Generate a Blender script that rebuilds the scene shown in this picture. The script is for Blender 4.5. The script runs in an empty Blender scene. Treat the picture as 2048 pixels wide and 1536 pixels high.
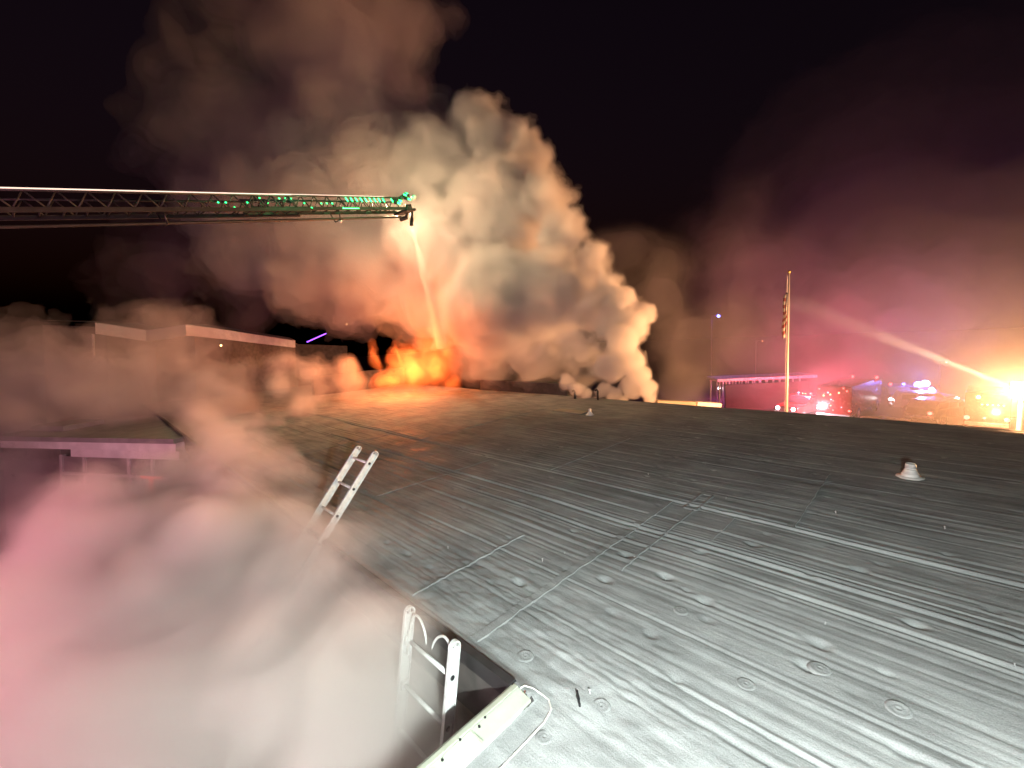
import bpy, math, random
import numpy as np
from mathutils import Vector, Matrix

# ------------------------------------------------------------------ camera, world, lamps, exposure
sc = bpy.context.scene
C = sc.collection
sc.render.engine = 'CYCLES'
# world axes: x runs across the burning roof, y along its edge, z up; the roof lies at z = 0
CAM_R = Matrix(((0.70267076, 0.11683722, -0.70185672),
                (-0.70944598, 0.03987518, -0.70363085),
                (-0.0542236, 0.99235026, 0.11090882)))
CAM_P = Vector((0.0, 0.0, 2.2))
FOC = 847.0
cam = bpy.data.cameras.new('camera')
cam.sensor_width = 36.0
cam.lens = FOC / 2048.0 * 36.0
cam.clip_start = 0.05
cam.clip_end = 3000.0
cam_ob = bpy.data.objects.new('camera', cam)
C.objects.link(cam_ob)
cam_ob.matrix_world = Matrix.Translation(CAM_P) @ CAM_R.to_4x4()
sc.camera = cam_ob

world = bpy.data.worlds.new('World')
sc.world = world
world.use_nodes = True
wn = world.node_tree
sky = wn.nodes.new('ShaderNodeTexSky')
sky.sky_type = 'NISHITA'
sky.sun_disc = False
sky.sun_elevation = math.radians(-3.0)
sky.sun_rotation = math.radians(200.0)
tint = wn.nodes.new('ShaderNodeVectorMath')      # town glow: the night sky is a little purple
tint.operation = 'MULTIPLY'
tint.inputs[1].default_value = (1.5, 0.75, 1.05)
wn.links.new(sky.outputs[0], tint.inputs[0])
wn.links.new(tint.outputs[0], wn.nodes['Background'].inputs[0])
wn.nodes['Background'].inputs[1].default_value = 0.06

sc.view_settings.view_transform = 'Standard'
sc.view_settings.look = 'None'
sc.view_settings.exposure = 0.0
sc.view_settings.gamma = 1.0

cy = sc.cycles
cy.max_bounces = 6
cy.diffuse_bounces = 1
cy.glossy_bounces = 1
cy.transmission_bounces = 4
cy.transparent_max_bounces = 24
cy.volume_bounces = 3
cy.volume_step_rate = 2.0
cy.volume_max_steps = 32
cy.use_adaptive_sampling = True
cy.adaptive_threshold = 0.05
cy.adaptive_min_samples = 16
cy.time_limit = 720
cy.use_denoising = True
cy.sample_clamp_indirect = 4.0
cy.sample_clamp_direct = 0.0


def at(px, py, z=0.0):
    """world point at height z seen at a pixel of the 2048 px survey photo"""
    d = CAM_R @ Vector(((px - 1024) / FOC, -(py - 768) / FOC, -1.0))
    return CAM_P + d * ((z - CAM_P.z) / d.z)


def atd(px, py, depth):
    """world point at a distance along the lens axis"""
    return CAM_P + CAM_R @ (Vector(((px - 1024) / FOC, -(py - 768) / FOC, -1.0)) * depth)


UPG = Vector((0.089, 0.0435, 0.995))      # plumb line: the roof slopes up a few degrees to its far edge


def lamp(name, loc, col, power, rad=0.1, kind='POINT', aim=None, cone=60, blend=0.5, parent=None):
    l = bpy.data.lights.new(name, kind)
    l.color = col
    l.energy = power
    l.shadow_soft_size = rad
    o = bpy.data.objects.new(name, l)
    C.objects.link(o)
    o.location = loc
    if kind == 'SPOT':
        l.spot_size = math.radians(cone)
        l.spot_blend = blend
        o.rotation_euler = (Vector(aim) - Vector(loc)).to_track_quat('-Z', 'Y').to_euler()
    return o


# scene light of the platform the picture is taken from, just below and right of the lens
lamp('platform_work_light', CAM_P + CAM_R @ Vector((0.42, -0.62, 0.10)), (0.91, 1.0, 0.965), 1300.0, 0.035,
     'SPOT', at(1220, 1230), 140, 0.7)
# tower flood lamp at the right
FLOOD = atd(2046, 780, 12.5)
lamp('flood_lamp_light', FLOOD + Vector((-0.25, 0.1, 0)), (1.0, 0.455, 0.185), 24500.0, 0.15)
lamp('lens_streak_spot', FLOOD + Vector((-0.3, 0.25, 0.1)), (1.0, 0.68, 0.38), 450000.0, 0.05, 'SPOT', atd(1560, 592, 10.8), 4.5, 0.9)  # added narrow spot, its beam imitates a lens flare streak
# the fire itself
FIRE = atd(812, 712, 17.0)
lamp('fire_light', FIRE, (1.0, 0.21, 0.05), 1000.0, 0.6)
lamp('fire_glow_light', atd(735, 690, 18.6), (1.0, 0.24, 0.06), 380.0, 0.4)
lamp('fire_light_low', atd(780, 740, 17.8), (1.0, 0.19, 0.03), 160.0, 0.35)

rng = random.Random(7)
nrng = np.random.default_rng(11)


# ------------------------------------------------------------------ materials
def mat(name, col, rough=0.6, metal=0.0, emit=None, strength=0.0, var=0.0, scale=8.0, bump=0.0, bscale=60.0, spec=0.5, sample=True):
    m = bpy.data.materials.new(name)
    m.use_nodes = True
    nt = m.node_tree
    b = nt.nodes['Principled BSDF']
    b.inputs['Base Color'].default_value = (*col, 1)
    b.inputs['Roughness'].default_value = rough
    b.inputs['Metallic'].default_value = metal
    b.inputs['Specular IOR Level'].default_value = spec
    if emit:
        b.inputs['Emission Color'].default_value = (*emit, 1)
        b.inputs['Emission Strength'].default_value = strength
        if not sample:
            m.cycles.emission_sampling = 'NONE'
    tc = nt.nodes.new('ShaderNodeTexCoord')
    if var:
        n = nt.nodes.new('ShaderNodeTexNoise')
        n.inputs['Scale'].default_value = scale
        n.inputs['Detail'].default_value = 6
        nt.links.new(tc.outputs['Object'], n.inputs['Vector'])
        r = nt.nodes.new('ShaderNodeMapRange')
        r.inputs[1].default_value = 0.3
        r.inputs[2].default_value = 0.7
        r.inputs[3].default_value = 1 - var
        r.inputs[4].default_value = 1 + var
        nt.links.new(n.outputs[0], r.inputs[0])
        x = nt.nodes.new('ShaderNodeMix')
        x.data_type = 'RGBA'
        x.blend_type = 'MULTIPLY'
        x.inputs[0].default_value = 1
        x.inputs[6].default_value = (*col, 1)
        nt.links.new(r.outputs[0], x.inputs[7])
        nt.links.new(x.outputs[2], b.inputs['Base Color'])
        r2 = nt.nodes.new('ShaderNodeMapRange')
        r2.inputs[3].default_value = max(0.05, rough - 0.15)
        r2.inputs[4].default_value = min(1, rough + 0.15)
        nt.links.new(n.outputs[0], r2.inputs[0])
        nt.links.new(r2.outputs[0], b.inputs['Roughness'])
    if bump:
        n = nt.nodes.new('ShaderNodeTexNoise')
        n.inputs['Scale'].default_value = bscale
        n.inputs['Detail'].default_value = 4
        nt.links.new(tc.outputs['Object'], n.inputs['Vector'])
        bp = nt.nodes.new('ShaderNodeBump')
        bp.inputs['Strength'].default_value = bump
        bp.inputs['Distance'].default_value = 0.01
        nt.links.new(n.outputs[0], bp.inputs['Height'])
        nt.links.new(bp.outputs[0], b.inputs['Normal'])
    return m


M = {}
M['alu'] = mat('ladder_aluminium', (0.62, 0.66, 0.64), 0.42, 0.15, var=0.16, scale=22, bump=0.12, bscale=60)
M['white_metal'] = mat('white_coated_metal', (0.42, 0.46, 0.37), 0.45, var=0.10, scale=9, bump=0.15, bscale=25)
M['fascia'] = mat('fascia_white', (0.78, 0.77, 0.75), 0.6, var=0.12, scale=3)
M['brick_wall'] = mat('wall_brick', (0.17, 0.14, 0.11), 0.85, var=0.25, scale=6, bump=0.4, bscale=30)
M['dark_wall'] = mat('charred_wall', (0.05, 0.045, 0.045), 0.85, var=0.4, scale=5)
M['tan_wall'] = mat('tan_wall', (0.42, 0.36, 0.28), 0.8, var=0.15, scale=3)
M['dark_fascia'] = mat('dark_fascia', (0.07, 0.065, 0.06), 0.6, var=0.3, scale=4)
M['concrete'] = mat('concrete', (0.28, 0.27, 0.26), 0.85, var=0.15, scale=3)
M['frame'] = mat('window_frame', (0.55, 0.52, 0.50), 0.5, var=0.1)
M['glass'] = mat('window_glass', (0.03, 0.035, 0.04), 0.08, spec=0.8)
M['curtain_glass'] = mat('curtained_glass', (0.26, 0.23, 0.22), 0.6, var=0.3, scale=2, spec=0.3)
M['pole'] = mat('pole_metal', (0.45, 0.44, 0.43), 0.4, 0.2, var=0.1)
M['black'] = mat('black_metal', (0.03, 0.03, 0.032), 0.5, 0.3, var=0.2)
M['dark_steel'] = mat('aerial_steel', (0.035, 0.033, 0.034), 0.5, 0.3, var=0.2)
M['rubber'] = mat('tyre_rubber', (0.02, 0.02, 0.02), 0.8, var=0.2)
M['red_paint'] = mat('red_paint', (0.22, 0.012, 0.012), 0.25, var=0.08)
M['white_paint'] = mat('white_paint', (0.7, 0.7, 0.72), 0.28, var=0.06)
M['navy_paint'] = mat('navy_paint', (0.03, 0.04, 0.09), 0.25, var=0.08)
M['silver_paint'] = mat('silver_paint', (0.4, 0.41, 0.43), 0.3, 0.4, var=0.08)
M['hose'] = mat('hose_canvas', (0.6, 0.58, 0.5), 0.8, var=0.2, scale=4)
M['brass'] = mat('brass', (0.5, 0.38, 0.15), 0.35, 0.9)
M['vent_plastic'] = mat('vent_plastic', (0.75, 0.74, 0.68), 0.5, var=0.10, scale=10)
M['strap'] = mat('strap', (0.55, 0.55, 0.56), 0.7, var=0.1)


def emis(name, col, s, sample=False):
    M[name] = mat(name, (0.1, 0.1, 0.1), 0.4, emit=col, strength=s, sample=sample)


emis('lens_flood', (1.0, 0.85, 0.55), 60)
emis('lens_white', (1.0, 0.93, 0.95), 14)
emis('lens_red', (1.0, 0.06, 0.05), 9)
emis('lens_amber', (1.0, 0.5, 0.2), 7)
emis('lens_blue', (0.10, 0.16, 1.0), 12)
emis('lens_cyan', (0.2, 0.6, 1.0), 12)
emis('lens_violet', (0.30, 0.08, 1.0), 3.2)
emis('lens_pink', (1.0, 0.45, 0.75), 5)
emis('led_green', (0.015, 1.0, 0.20), 6.0)
emis('highlight_warm', (1.0, 0.72, 0.58), 1.5)  # emissive colour for the painted handrail highlight
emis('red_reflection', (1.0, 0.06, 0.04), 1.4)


# ------------------------------------------------------------------ mesh helpers
class MB:
    def __init__(self):
        self.v, self.f = [], []

    def add(self, v, f):
        n = len(self.v)
        self.v += [tuple(p) for p in v]
        self.f += [tuple(i + n for i in q) for q in f]
        return self

    def box(self, lo, hi):
        x0, y0, z0 = lo
        x1, y1, z1 = hi
        return self.add([(x0, y0, z0), (x1, y0, z0), (x1, y1, z0), (x0, y1, z0), (x0, y0, z1), (x1, y0, z1), (x1, y1, z1), (x0, y1, z1)],
                        [(0, 3, 2, 1), (4, 5, 6, 7), (0, 1, 5, 4), (1, 2, 6, 5), (2, 3, 7, 6), (3, 0, 4, 7)])

    def bar(self, p0, p1, w, h, up=(0, 0, 1)):
        p0, p1, up = Vector(p0), Vector(p1), Vector(up)
        d = (p1 - p0).normalized()
        s = d.cross(up)
        if s.length < 1e-4:
            s = d.cross(Vector((1, 0, 0)))
        s.normalize()
        u = s.cross(d)
        s *= w / 2
        u *= h / 2
        v = [p0 - s - u, p0 + s - u, p0 + s + u, p0 - s + u, p1 - s - u, p1 + s - u, p1 + s + u, p1 - s + u]
        return self.add(v, [(0, 1, 2, 3), (7, 6, 5, 4), (0, 4, 5, 1), (1, 5, 6, 2), (2, 6, 7, 3), (3, 7, 4, 0)])

    def tube(self, pts, r, seg=8, cap=True):
        pts = [Vector(p) for p in pts]
        rr = r if isinstance(r, (list, tuple)) else [r] * len(pts)
        ref = Vector((0.31, 0.17, 0.93))
        v, f = [], []
        for i, p in enumerate(pts):
            d = (pts[min(i + 1, len(pts) - 1)] - pts[max(i - 1, 0)]).normalized()
            a = d.cross(ref).normalized()
            b = d.cross(a)
            for k in range(seg):
                t = 2 * math.pi * k / seg
                v.append(p + (a * math.cos(t) + b * math.sin(t)) * rr[i])
        for i in range(len(pts) - 1):
            for k in range(seg):
                f.append((i * seg + k, i * seg + (k + 1) % seg, (i + 1) * seg + (k + 1) % seg, (i + 1) * seg + k))
        if cap:
            f.append(tuple(range(seg))[::-1])
            f.append(tuple((len(pts) - 1) * seg + k for k in range(seg)))
        return self.add(v, f)

    def lathe(self, prof, c=(0, 0, 0), seg=24):
        cx, cy_, cz = c
        v, f = [], []
        for r, z in prof:
            for k in range(seg):
                t = 2 * math.pi * k / seg
                v.append((cx + r * math.cos(t), cy_ + r * math.sin(t), cz + z))
        for i in range(len(prof) - 1):
            for k in range(seg):
                f.append((i * seg + k, i * seg + (k + 1) % seg, (i + 1) * seg + (k + 1) % seg, (i + 1) * seg + k))
        f.append(tuple((len(prof) - 1) * seg + k for k in range(seg)))
        return self.add(v, f)

    def ball(self, c, r, seg=10, rings=6):
        return self.lathe([(max(1e-4, r * math.sin(math.pi * i / rings)), -r * math.cos(math.pi * i / rings)) for i in range(rings + 1)], c, seg)

    def prism(self, prof, y0, y1):
        """prof: (x, z) outline extruded along y"""
        n = len(prof)
        v = [(x, y0, z) for x, z in prof] + [(x, y1, z) for x, z in prof]
        f = [tuple(range(n)), tuple(range(2 * n - 1, n - 1, -1))]
        f += [(i, i + n, (i + 1) % n + n, (i + 1) % n) for i in range(n)]
        return self.add(v, f)

    def build(self, name, m, parent=None, smooth=False, bevel=0.0, label=None):
        me = bpy.data.meshes.new(name)
        me.from_pydata(self.v, [], self.f)
        me.validate()
        if m:
            me.materials.append(M[m] if isinstance(m, str) else m)
        if smooth:
            for p in me.polygons:
                p.use_smooth = True
        o = bpy.data.objects.new(name, me)
        C.objects.link(o)
        o.parent = parent
        if bevel:
            b = o.modifiers.new('bevel', 'BEVEL')
            b.width = bevel
            b.segments = 2
            b.limit_method = 'ANGLE'
        if label:
            o['label'] = label
        return o


def empty(name, loc, label, cat, group=None, rz=0.0):
    o = bpy.data.objects.new(name, None)
    o.empty_display_size = 0.2
    C.objects.link(o)
    o.location = loc
    o.rotation_euler = (0, 0, rz)
    o['label'] = label
    o['category'] = cat
    if group:
        o['group'] = group
    return o


def tag(o, label=None, cat=None, group=None, kind=None):
    for k, v in (('label', label), ('category', cat), ('group', group), ('kind', kind)):
        if v:
            o[k] = v
    return o


# ------------------------------------------------------------------ ground
def ground_z(x, y):
    t = min(1, max(0, (x - 13) / 16))
    t = t * t * (3 - 2 * t)
    return -3.6 - 2.7 * t


M['asphalt'] = mat('asphalt', (0.05, 0.05, 0.052), 0.55, var=0.3, scale=0.8, bump=0.3, bscale=30)
xs = [-300, -100, -40, -20, -10, 0, 8] + [12 + i for i in range(20)] + [40, 60, 100, 180, 300]
ys = [-300, -100, -40, -20, -10, 0, 10, 20, 40, 80, 160, 300]
g = MB()
g.v = [(x, y, ground_z(x, y)) for y in ys for x in xs]
g.f = [(j * len(xs) + i, j * len(xs) + i + 1, (j + 1) * len(xs) + i + 1, (j + 1) * len(xs) + i) for j in range(len(ys) - 1) for i in range(len(xs) - 1)]
tag(g.build('ground', 'asphalt', smooth=True), kind='structure')


# ------------------------------------------------------------------ the burning building: roof, walls, trim
EX, FX, CYR = 1.65, 11.9, 1.66     # court-side roof edge, far roof edge, court corner
bld = empty('flat_roofed_building', (6, 5, -3.6), 'low building with a wide grey membrane roof on fire at its far end', 'building')


def local(o, parent):
    o.parent = parent
    o.matrix_parent_inverse = Matrix.Translation(-Vector(parent.location)) if parent.rotation_euler.z == 0 else parent.matrix_basis.inverted()
    return o


def part(mb, name, m, parent, smooth=False, bevel=0.0, label=None):
    """mesh given in world coordinates, parented to a thing"""
    o = mb.build(name, m, None, smooth, bevel, label)
    o.parent = parent
    root = parent
    mw = Matrix.Identity(4)
    chain = []
    while root is not None:
        chain.append(root)
        root = root.parent
    for c in reversed(chain):
        mw = mw @ c.matrix_parent_inverse @ c.matrix_basis
    o.matrix_parent_inverse = mw.inverted()
    return o


def vnoise(x, y, seed):
    """smooth value noise, unit lattice"""
    r = np.random.default_rng(seed).random((256, 256))
    xi, yi = np.floor(x).astype(int), np.floor(y).astype(int)
    fx, fy = x - xi, y - yi
    fx, fy = fx * fx * (3 - 2 * fx), fy * fy * (3 - 2 * fy)
    a, b = r[xi % 256, yi % 256], r[(xi + 1) % 256, yi % 256]
    c, d = r[xi % 256, (yi + 1) % 256], r[(xi + 1) % 256, (yi + 1) % 256]
    return (a * (1 - fx) + b * fx) * (1 - fy) + (c * (1 - fx) + d * fx) * fy * 1.0


def frange(a, b, s):
    return list(np.arange(a, b - s * 0.5, s))


gx = np.array(frange(0.2, 1.6, 0.02) + frange(1.6, 4.6, 0.010) + frange(4.6, 7.0, 0.015) + frange(7.0, FX, 0.025) + [FX])
gy = np.array([-9, -6, -4, -2.5] + frange(-2.0, 6.0, 0.028) + frange(6.0, 12, 0.06) + frange(12, 26, 0.14) + [26])
X, Y = np.meshgrid(gx, gy, indexing='xy')
Z = np.zeros_like(X)
# long folds of the membrane along y
ridges = [(2.19, 9, .022), (2.69, 11, .024), (2.95, 9, .02), (3.42, 6, .02), (3.78, 7, .02), (4.14, 10, .022), (4.55, 7, .02), (5.06, 14, .02), (5.16, 10, .018)]
ridges = [(r[0], r[1] * (1.0 if r[0] < 4.4 else 0.75), r[2]) for r in ridges]
x0 = 1.95
while x0 < 11.7:
    if all(abs(x0 - r[0]) > 0.05 for r in ridges):
        ridges.append((x0, rng.uniform(1.5, 6.5) * (1.0 if x0 < 4.4 else 0.65), rng.uniform(0.009, 0.022)))
    x0 += rng.uniform(0.04, 0.14)
for k, (rx, amp, wd) in enumerate(ridges):
    zz = np.zeros_like(gy)
    wand = (vnoise(gy * 0.5 + 13.7 * k, zz + k, 3) - 0.5) * 0.03 + (vnoise(gy * 2.1 + 3.1 * k, zz + k, 4) - 0.5) * 0.006
    mod = np.clip(vnoise(gy * 0.45 + 5.3 * k, zz + k * 3, 5) * 1.7 - 0.2, 0.1, 1.2)[:, None]
    i0, i1 = np.searchsorted(gx, (rx - 0.25, rx + 0.3))
    t = (X[:, i0:i1] - rx - wand[:, None]) / wd
    fade = np.clip((X[:, i0:i1] - 1.75) / 0.25, 0, 1)
    Z[:, i0:i1] += -0.0015 * amp * mod * fade * (np.exp(-t * t) - 0.55 * np.exp(-((t - 2.0) / 1.5) ** 2))
# streaky fine wrinkles, crumple near the court edge, broad sag
Z += (vnoise(X * 34, Y * 1.4, 21) - 0.5) * 0.0042 + (vnoise(X * 15, Y * 0.9, 22) - 0.5) * 0.005
cr = np.clip(1 - (np.abs(X - 2.1) + np.maximum(0, np.abs(Y - 2.2) - 1.0) * 0.6) / 1.1, 0, 1)
Z += cr * ((vnoise(X * 13, Y * 9, 23) - 0.5) * 0.012 + (vnoise(X * 26 + Y * 6, Y * 17, 24) - 0.5) * 0.010)
Z += (vnoise(X * 0.8, Y * 0.8, 25) - 0.5) * 0.03 * np.clip((X - 2) / 2, 0, 1)
# dimples pulled down by the insulation screws
dim = []
for ix in range(34):
    for iy in range(46):
        px = 2.1 + ix * 0.30 + rng.uniform(-.06, .06)
        py = -1.6 + iy * 0.42 + (0.21 if ix % 2 else 0) + rng.uniform(-.07, .07)
        if rng.random() < 0.34 and px < 11.6:
            dim.append((px, py, rng.uniform(0.005, 0.018), rng.uniform(0.022, 0.042)))
for q in ((1640, 1290), (1615, 1335), (1410, 1203), (1830, 1252), (1720, 1140), (1210, 1160), (1505, 1090), (1400, 1107), (1040, 1165), (1330, 1155), (1250, 1110)):
    p = at(*q)
    dim.append((p.x, p.y, 0.03, 0.042))
for px, py, dp, rd in dim:
    i0, i1 = np.searchsorted(gx, (px - 0.2, px + 0.2))
    j0, j1 = np.searchsorted(gy, (py - 0.22, py + 0.22))
    if i1 <= i0 or j1 <= j0:
        continue
    xx, yy = X[j0:j1, i0:i1] - px, Y[j0:j1, i0:i1] - py
    r2 = (xx * xx * 1.3 + yy * yy * 0.7) / rd ** 2
    Z[j0:j1, i0:i1] += -dp * np.exp(-r2) + 0.12 * dp * np.exp(-(np.sqrt(r2) - 1.7) ** 2 * 4)
# gentle cant up to the metal edge
Z += 0.035 * np.clip((1.76 - X) / 0.09, 0, 1) * (Y > CYR)
Z += 0.02 * np.clip((CYR + 0.05 - np.abs(Y - CYR) - 0.05) * 0, 0, 1)
nx, ny = len(gx), len(gy)
idx = np.arange(nx * ny).reshape(ny, nx)
q = np.stack([idx[:-1, :-1], idx[:-1, 1:], idx[1:, 1:], idx[1:, :-1]], -1).reshape(-1, 4)
cxm = (X[:-1, :-1] + X[1:, 1:]).reshape(-1) / 2
cym = (Y[:-1, :-1] + Y[1:, 1:]).reshape(-1) / 2
q = q[~((cxm < EX) & (cym > CYR))]
me = bpy.data.meshes.new('roof_membrane')
me.vertices.add(nx * ny)
me.vertices.foreach_set('co', np.stack([X, Y, Z], -1).astype(np.float32).ravel())
me.loops.add(q.size)
me.loops.foreach_set('vertex_index', q.astype(np.int32).ravel())
me.polygons.add(len(q))
me.polygons.foreach_set('loop_start', np.arange(0, q.size, 4, dtype=np.int32))
me.polygons.foreach_set('use_smooth', np.ones(len(q), dtype=bool))
me.update(calc_edges=True)


def roof_material():
    m = bpy.data.materials.new('roof_membrane')
    m.use_nodes = True
    nt = m.node_tree
    b = nt.nodes['Principled BSDF']
    tc = nt.nodes.new('ShaderNodeTexCoord')
    mp = nt.nodes.new('ShaderNodeMapping')
    mp.inputs['Scale'].default_value = (1.0, 0.16, 1.0)
    nt.links.new(tc.outputs['Object'], mp.inputs['Vector'])

    def noise(vec, s, d, r=0.6):
        n = nt.nodes.new('ShaderNodeTexNoise')
        n.inputs['Scale'].default_value = s
        n.inputs['Detail'].default_value = d
        n.inputs['Roughness'].default_value = r
        nt.links.new(vec, n.inputs['Vector'])
        return n.outputs[0]

    def ramp(src, a, b_, lo, hi):
        r = nt.nodes.new('ShaderNodeMapRange')
        for i, x in enumerate((a, b_, lo, hi)):
            r.inputs[i + 1].default_value = x
        nt.links.new(src, r.inputs[0])
        return r.outputs[0]

    def mul(a, b_):
        n = nt.nodes.new('ShaderNodeMath')
        n.operation = 'MULTIPLY'
        nt.links.new(a, n.inputs[0])
        nt.links.new(b_, n.inputs[1])
        return n.outputs[0]
    streak = ramp(noise(mp.outputs[0], 7.0, 6), 0.3, 0.7, 0.72, 1.18)
    blotch = ramp(noise(tc.outputs['Object'], 1.1, 9, 0.65), 0.32, 0.66, 0.74, 1.14)
    grain = ramp(noise(tc.outputs['Object'], 130, 3, 0.7), 0.3, 0.7, 0.82, 1.15)
    v = mul(mul(streak, blotch), grain)
    mx = nt.nodes.new('ShaderNodeMix')
    mx.data_type = 'RGBA'
    mx.blend_type = 'MULTIPLY'
    mx.inputs[0].default_value = 1
    mx.inputs[6].default_value = (0.335, 0.345, 0.34, 1)
    nt.links.new(v, mx.inputs[7])
    nt.links.new(mx.outputs[2], b.inputs['Base Color'])
    nt.links.new(ramp(noise(tc.outputs['Object'], 1.6, 4), 0.35, 0.65, 0.6, 0.85), b.inputs['Roughness'])
    b.inputs['Specular IOR Level'].default_value = 0.12
    bp = nt.nodes.new('ShaderNodeBump')
    bp.inputs['Strength'].default_value = 0.55
    bp.inputs['Distance'].default_value = 0.006
    add = nt.nodes.new('ShaderNodeMath')
    add.operation = 'ADD'
    nt.links.new(noise(mp.outputs[0], 42, 4), add.inputs[0])
    nt.links.new(noise(tc.outputs['Object'], 90, 3), add.inputs[1])
    nt.links.new(add.outputs[0], bp.inputs['Height'])
    nt.links.new(bp.outputs[0], b.inputs['Normal'])
    return m


M['roof'] = roof_material()
me.materials.append(M['roof'])
ro = bpy.data.objects.new('roof_membrane', me)
C.objects.link(ro)
ro.parent = bld
ro.matrix_parent_inverse = Matrix.Translation(-Vector(bld.location))


def roof_z(x, y):
    i = min(nx - 1, int(np.searchsorted(gx, x)))
    j = min(ny - 1, int(np.searchsorted(gy, y)))
    return float(Z[j, i])


# lapped seams across the roof
def seam(xa, xb, yc, w, h=0.006):
    s = MB()
    n = max(4, int((xb - xa) / 0.05))
    vv, ff = [], []
    for i in range(n + 1):
        x = xa + (xb - xa) * i / n
        z = max(roof_z(x, yc - w / 2), roof_z(x, yc), roof_z(x, yc + w / 2))
        wob = 0.004 * math.sin(x * 9) + 0.003 * math.sin(x * 23)
        for dy, dz in ((-w / 2 - .004, -0.01), (-w / 2, h), (w / 2, h), (w / 2 + .004, -0.01)):
            vv.append((x, yc + dy + wob, z + dz))
    for i in range(n):
        for k in range(3):
            a = i * 4 + k
            ff.append((a, a + 4, a + 5, a + 1))
    s.add(vv, ff)
    return part(s, 'membrane_seam', 'roof', ro)


seam(1.77, 5.06, 2.315, 0.075, 0.008)
seam(1.77, 3.2, 3.16, 0.022, 0.010)
seam(3.25, 5.06, 1.98, 0.02, 0.008)
seam(5.12, 7.3, 1.02, 0.07)
seam(4.3, 5.05, 1.55, 0.03)
seam(2.72, 5.06, 5.69, 0.05)
seam(5.12, 7.7, 4.385, 0.06)
seam(5.12, 9.6, 8.2, 0.06)
seam(2.2, 5.0, 9.3, 0.06)


# round-ended raised patch beside the long fold, and one at the court corner
def patch_ring(cxp, cyp, lx, ly, tw=0.02, h=0.012, name='roof_patch', m='roof', label=None):
    pts = []
    r = min(lx, ly) * 0.45
    for (sx, sy, a0) in ((1, 1, 0), (-1, 1, 90), (-1, -1, 180), (1, -1, 270)):
        for k in range(6):
            a = math.radians(a0 + 18 * k)
            pts.append((cxp + sx * (lx - r) + r * math.cos(a), cyp + sy * (ly - r) + r * math.sin(a)))
    n = len(pts)
    s = MB()
    vv = []
    for sc_, dz in ((1 + tw / ly, -0.01), (1.0, h), (1 - tw / ly, h), (1 - 2 * tw / ly, 0.002)):
        vv += [(cxp + (x - cxp) * (1 - (1 - sc_) * ly / lx), cyp + (y - cyp) * sc_, roof_z(x, y) + dz) for x, y in pts]
    ff = [(j * n + i, j * n + (i + 1) % n, (j + 1) * n + (i + 1) % n, (j + 1) * n + i) for j in range(3) for i in range(n)]
    s.add(vv, ff)
    return part(s, name, m, bld, True, label=label)


pc = at(1398, 1004)
patch_ring(pc.x, pc.y, 0.30, 0.085, label='round-ended raised patch on the roof beside the long fold')


# screw plates standing proud of the membrane
def plate_mesh():
    return MB().lathe([(0.066, -0.012), (0.056, 0.002), (0.044, 0.0026), (0.036, 0.0008), (0.024, 0.001), (0.02, 0.0024), (0.011, 0.0026), (0.009, 0.001), (0.001, 0.001)], seg=20)


proto = None
for q in ((1362, 1222), (1492, 1368), (1797, 1420), (1051, 1313), (1203, 1412), (1088, 1474), (1640, 1338), (1182, 1100)):
    p = at(*q)
    if proto is None:
        proto = plate_mesh().build('fastener_plate', 'roof', None, True)
        o = proto
    else:
        o = proto.copy()
        C.objects.link(o)
    o.parent = ro
    o.matrix_parent_inverse = Matrix.Identity(4)
    o.location = (p.x, p.y, roof_z(p.x, p.y) + 0.001)
    o.rotation_euler = (rng.uniform(-.06, .06), rng.uniform(-.06, .06), rng.uniform(0, 3))
    s_ = rng.uniform(0.8, 1.15)
    o.scale = (s_, s_, s_)
# backed-out screws: thin shanks with bright heads
proto = None
for q in ((1085, 1123), (896, 1097), (1129, 1106), (1269, 1116), (1331, 1155), (1041, 1030), (1650, 1250), (1297, 949), (1452, 998), (1672, 1028), (1890, 1058), (2030, 1336), (1180, 1388)):
    p = at(*q)
    if proto is None:
        proto = MB().lathe([(0.004, -0.02), (0.004, 0.034), (0.011, 0.035), (0.010, 0.041), (0.001, 0.042)], seg=8).build('roof_screw', 'strap', None, False)
        o = proto
    else:
        o = proto.copy()
        C.objects.link(o)
    o.parent = ro
    o.matrix_parent_inverse = Matrix.Identity(4)
    o.location = (p.x, p.y, roof_z(p.x, p.y))
    o.rotation_euler = (rng.uniform(-.25, .25), rng.uniform(-.25, .25), 0)
    s_ = rng.uniform(0.35, 0.75)
    o.scale = (s_, s_, s_)


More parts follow.
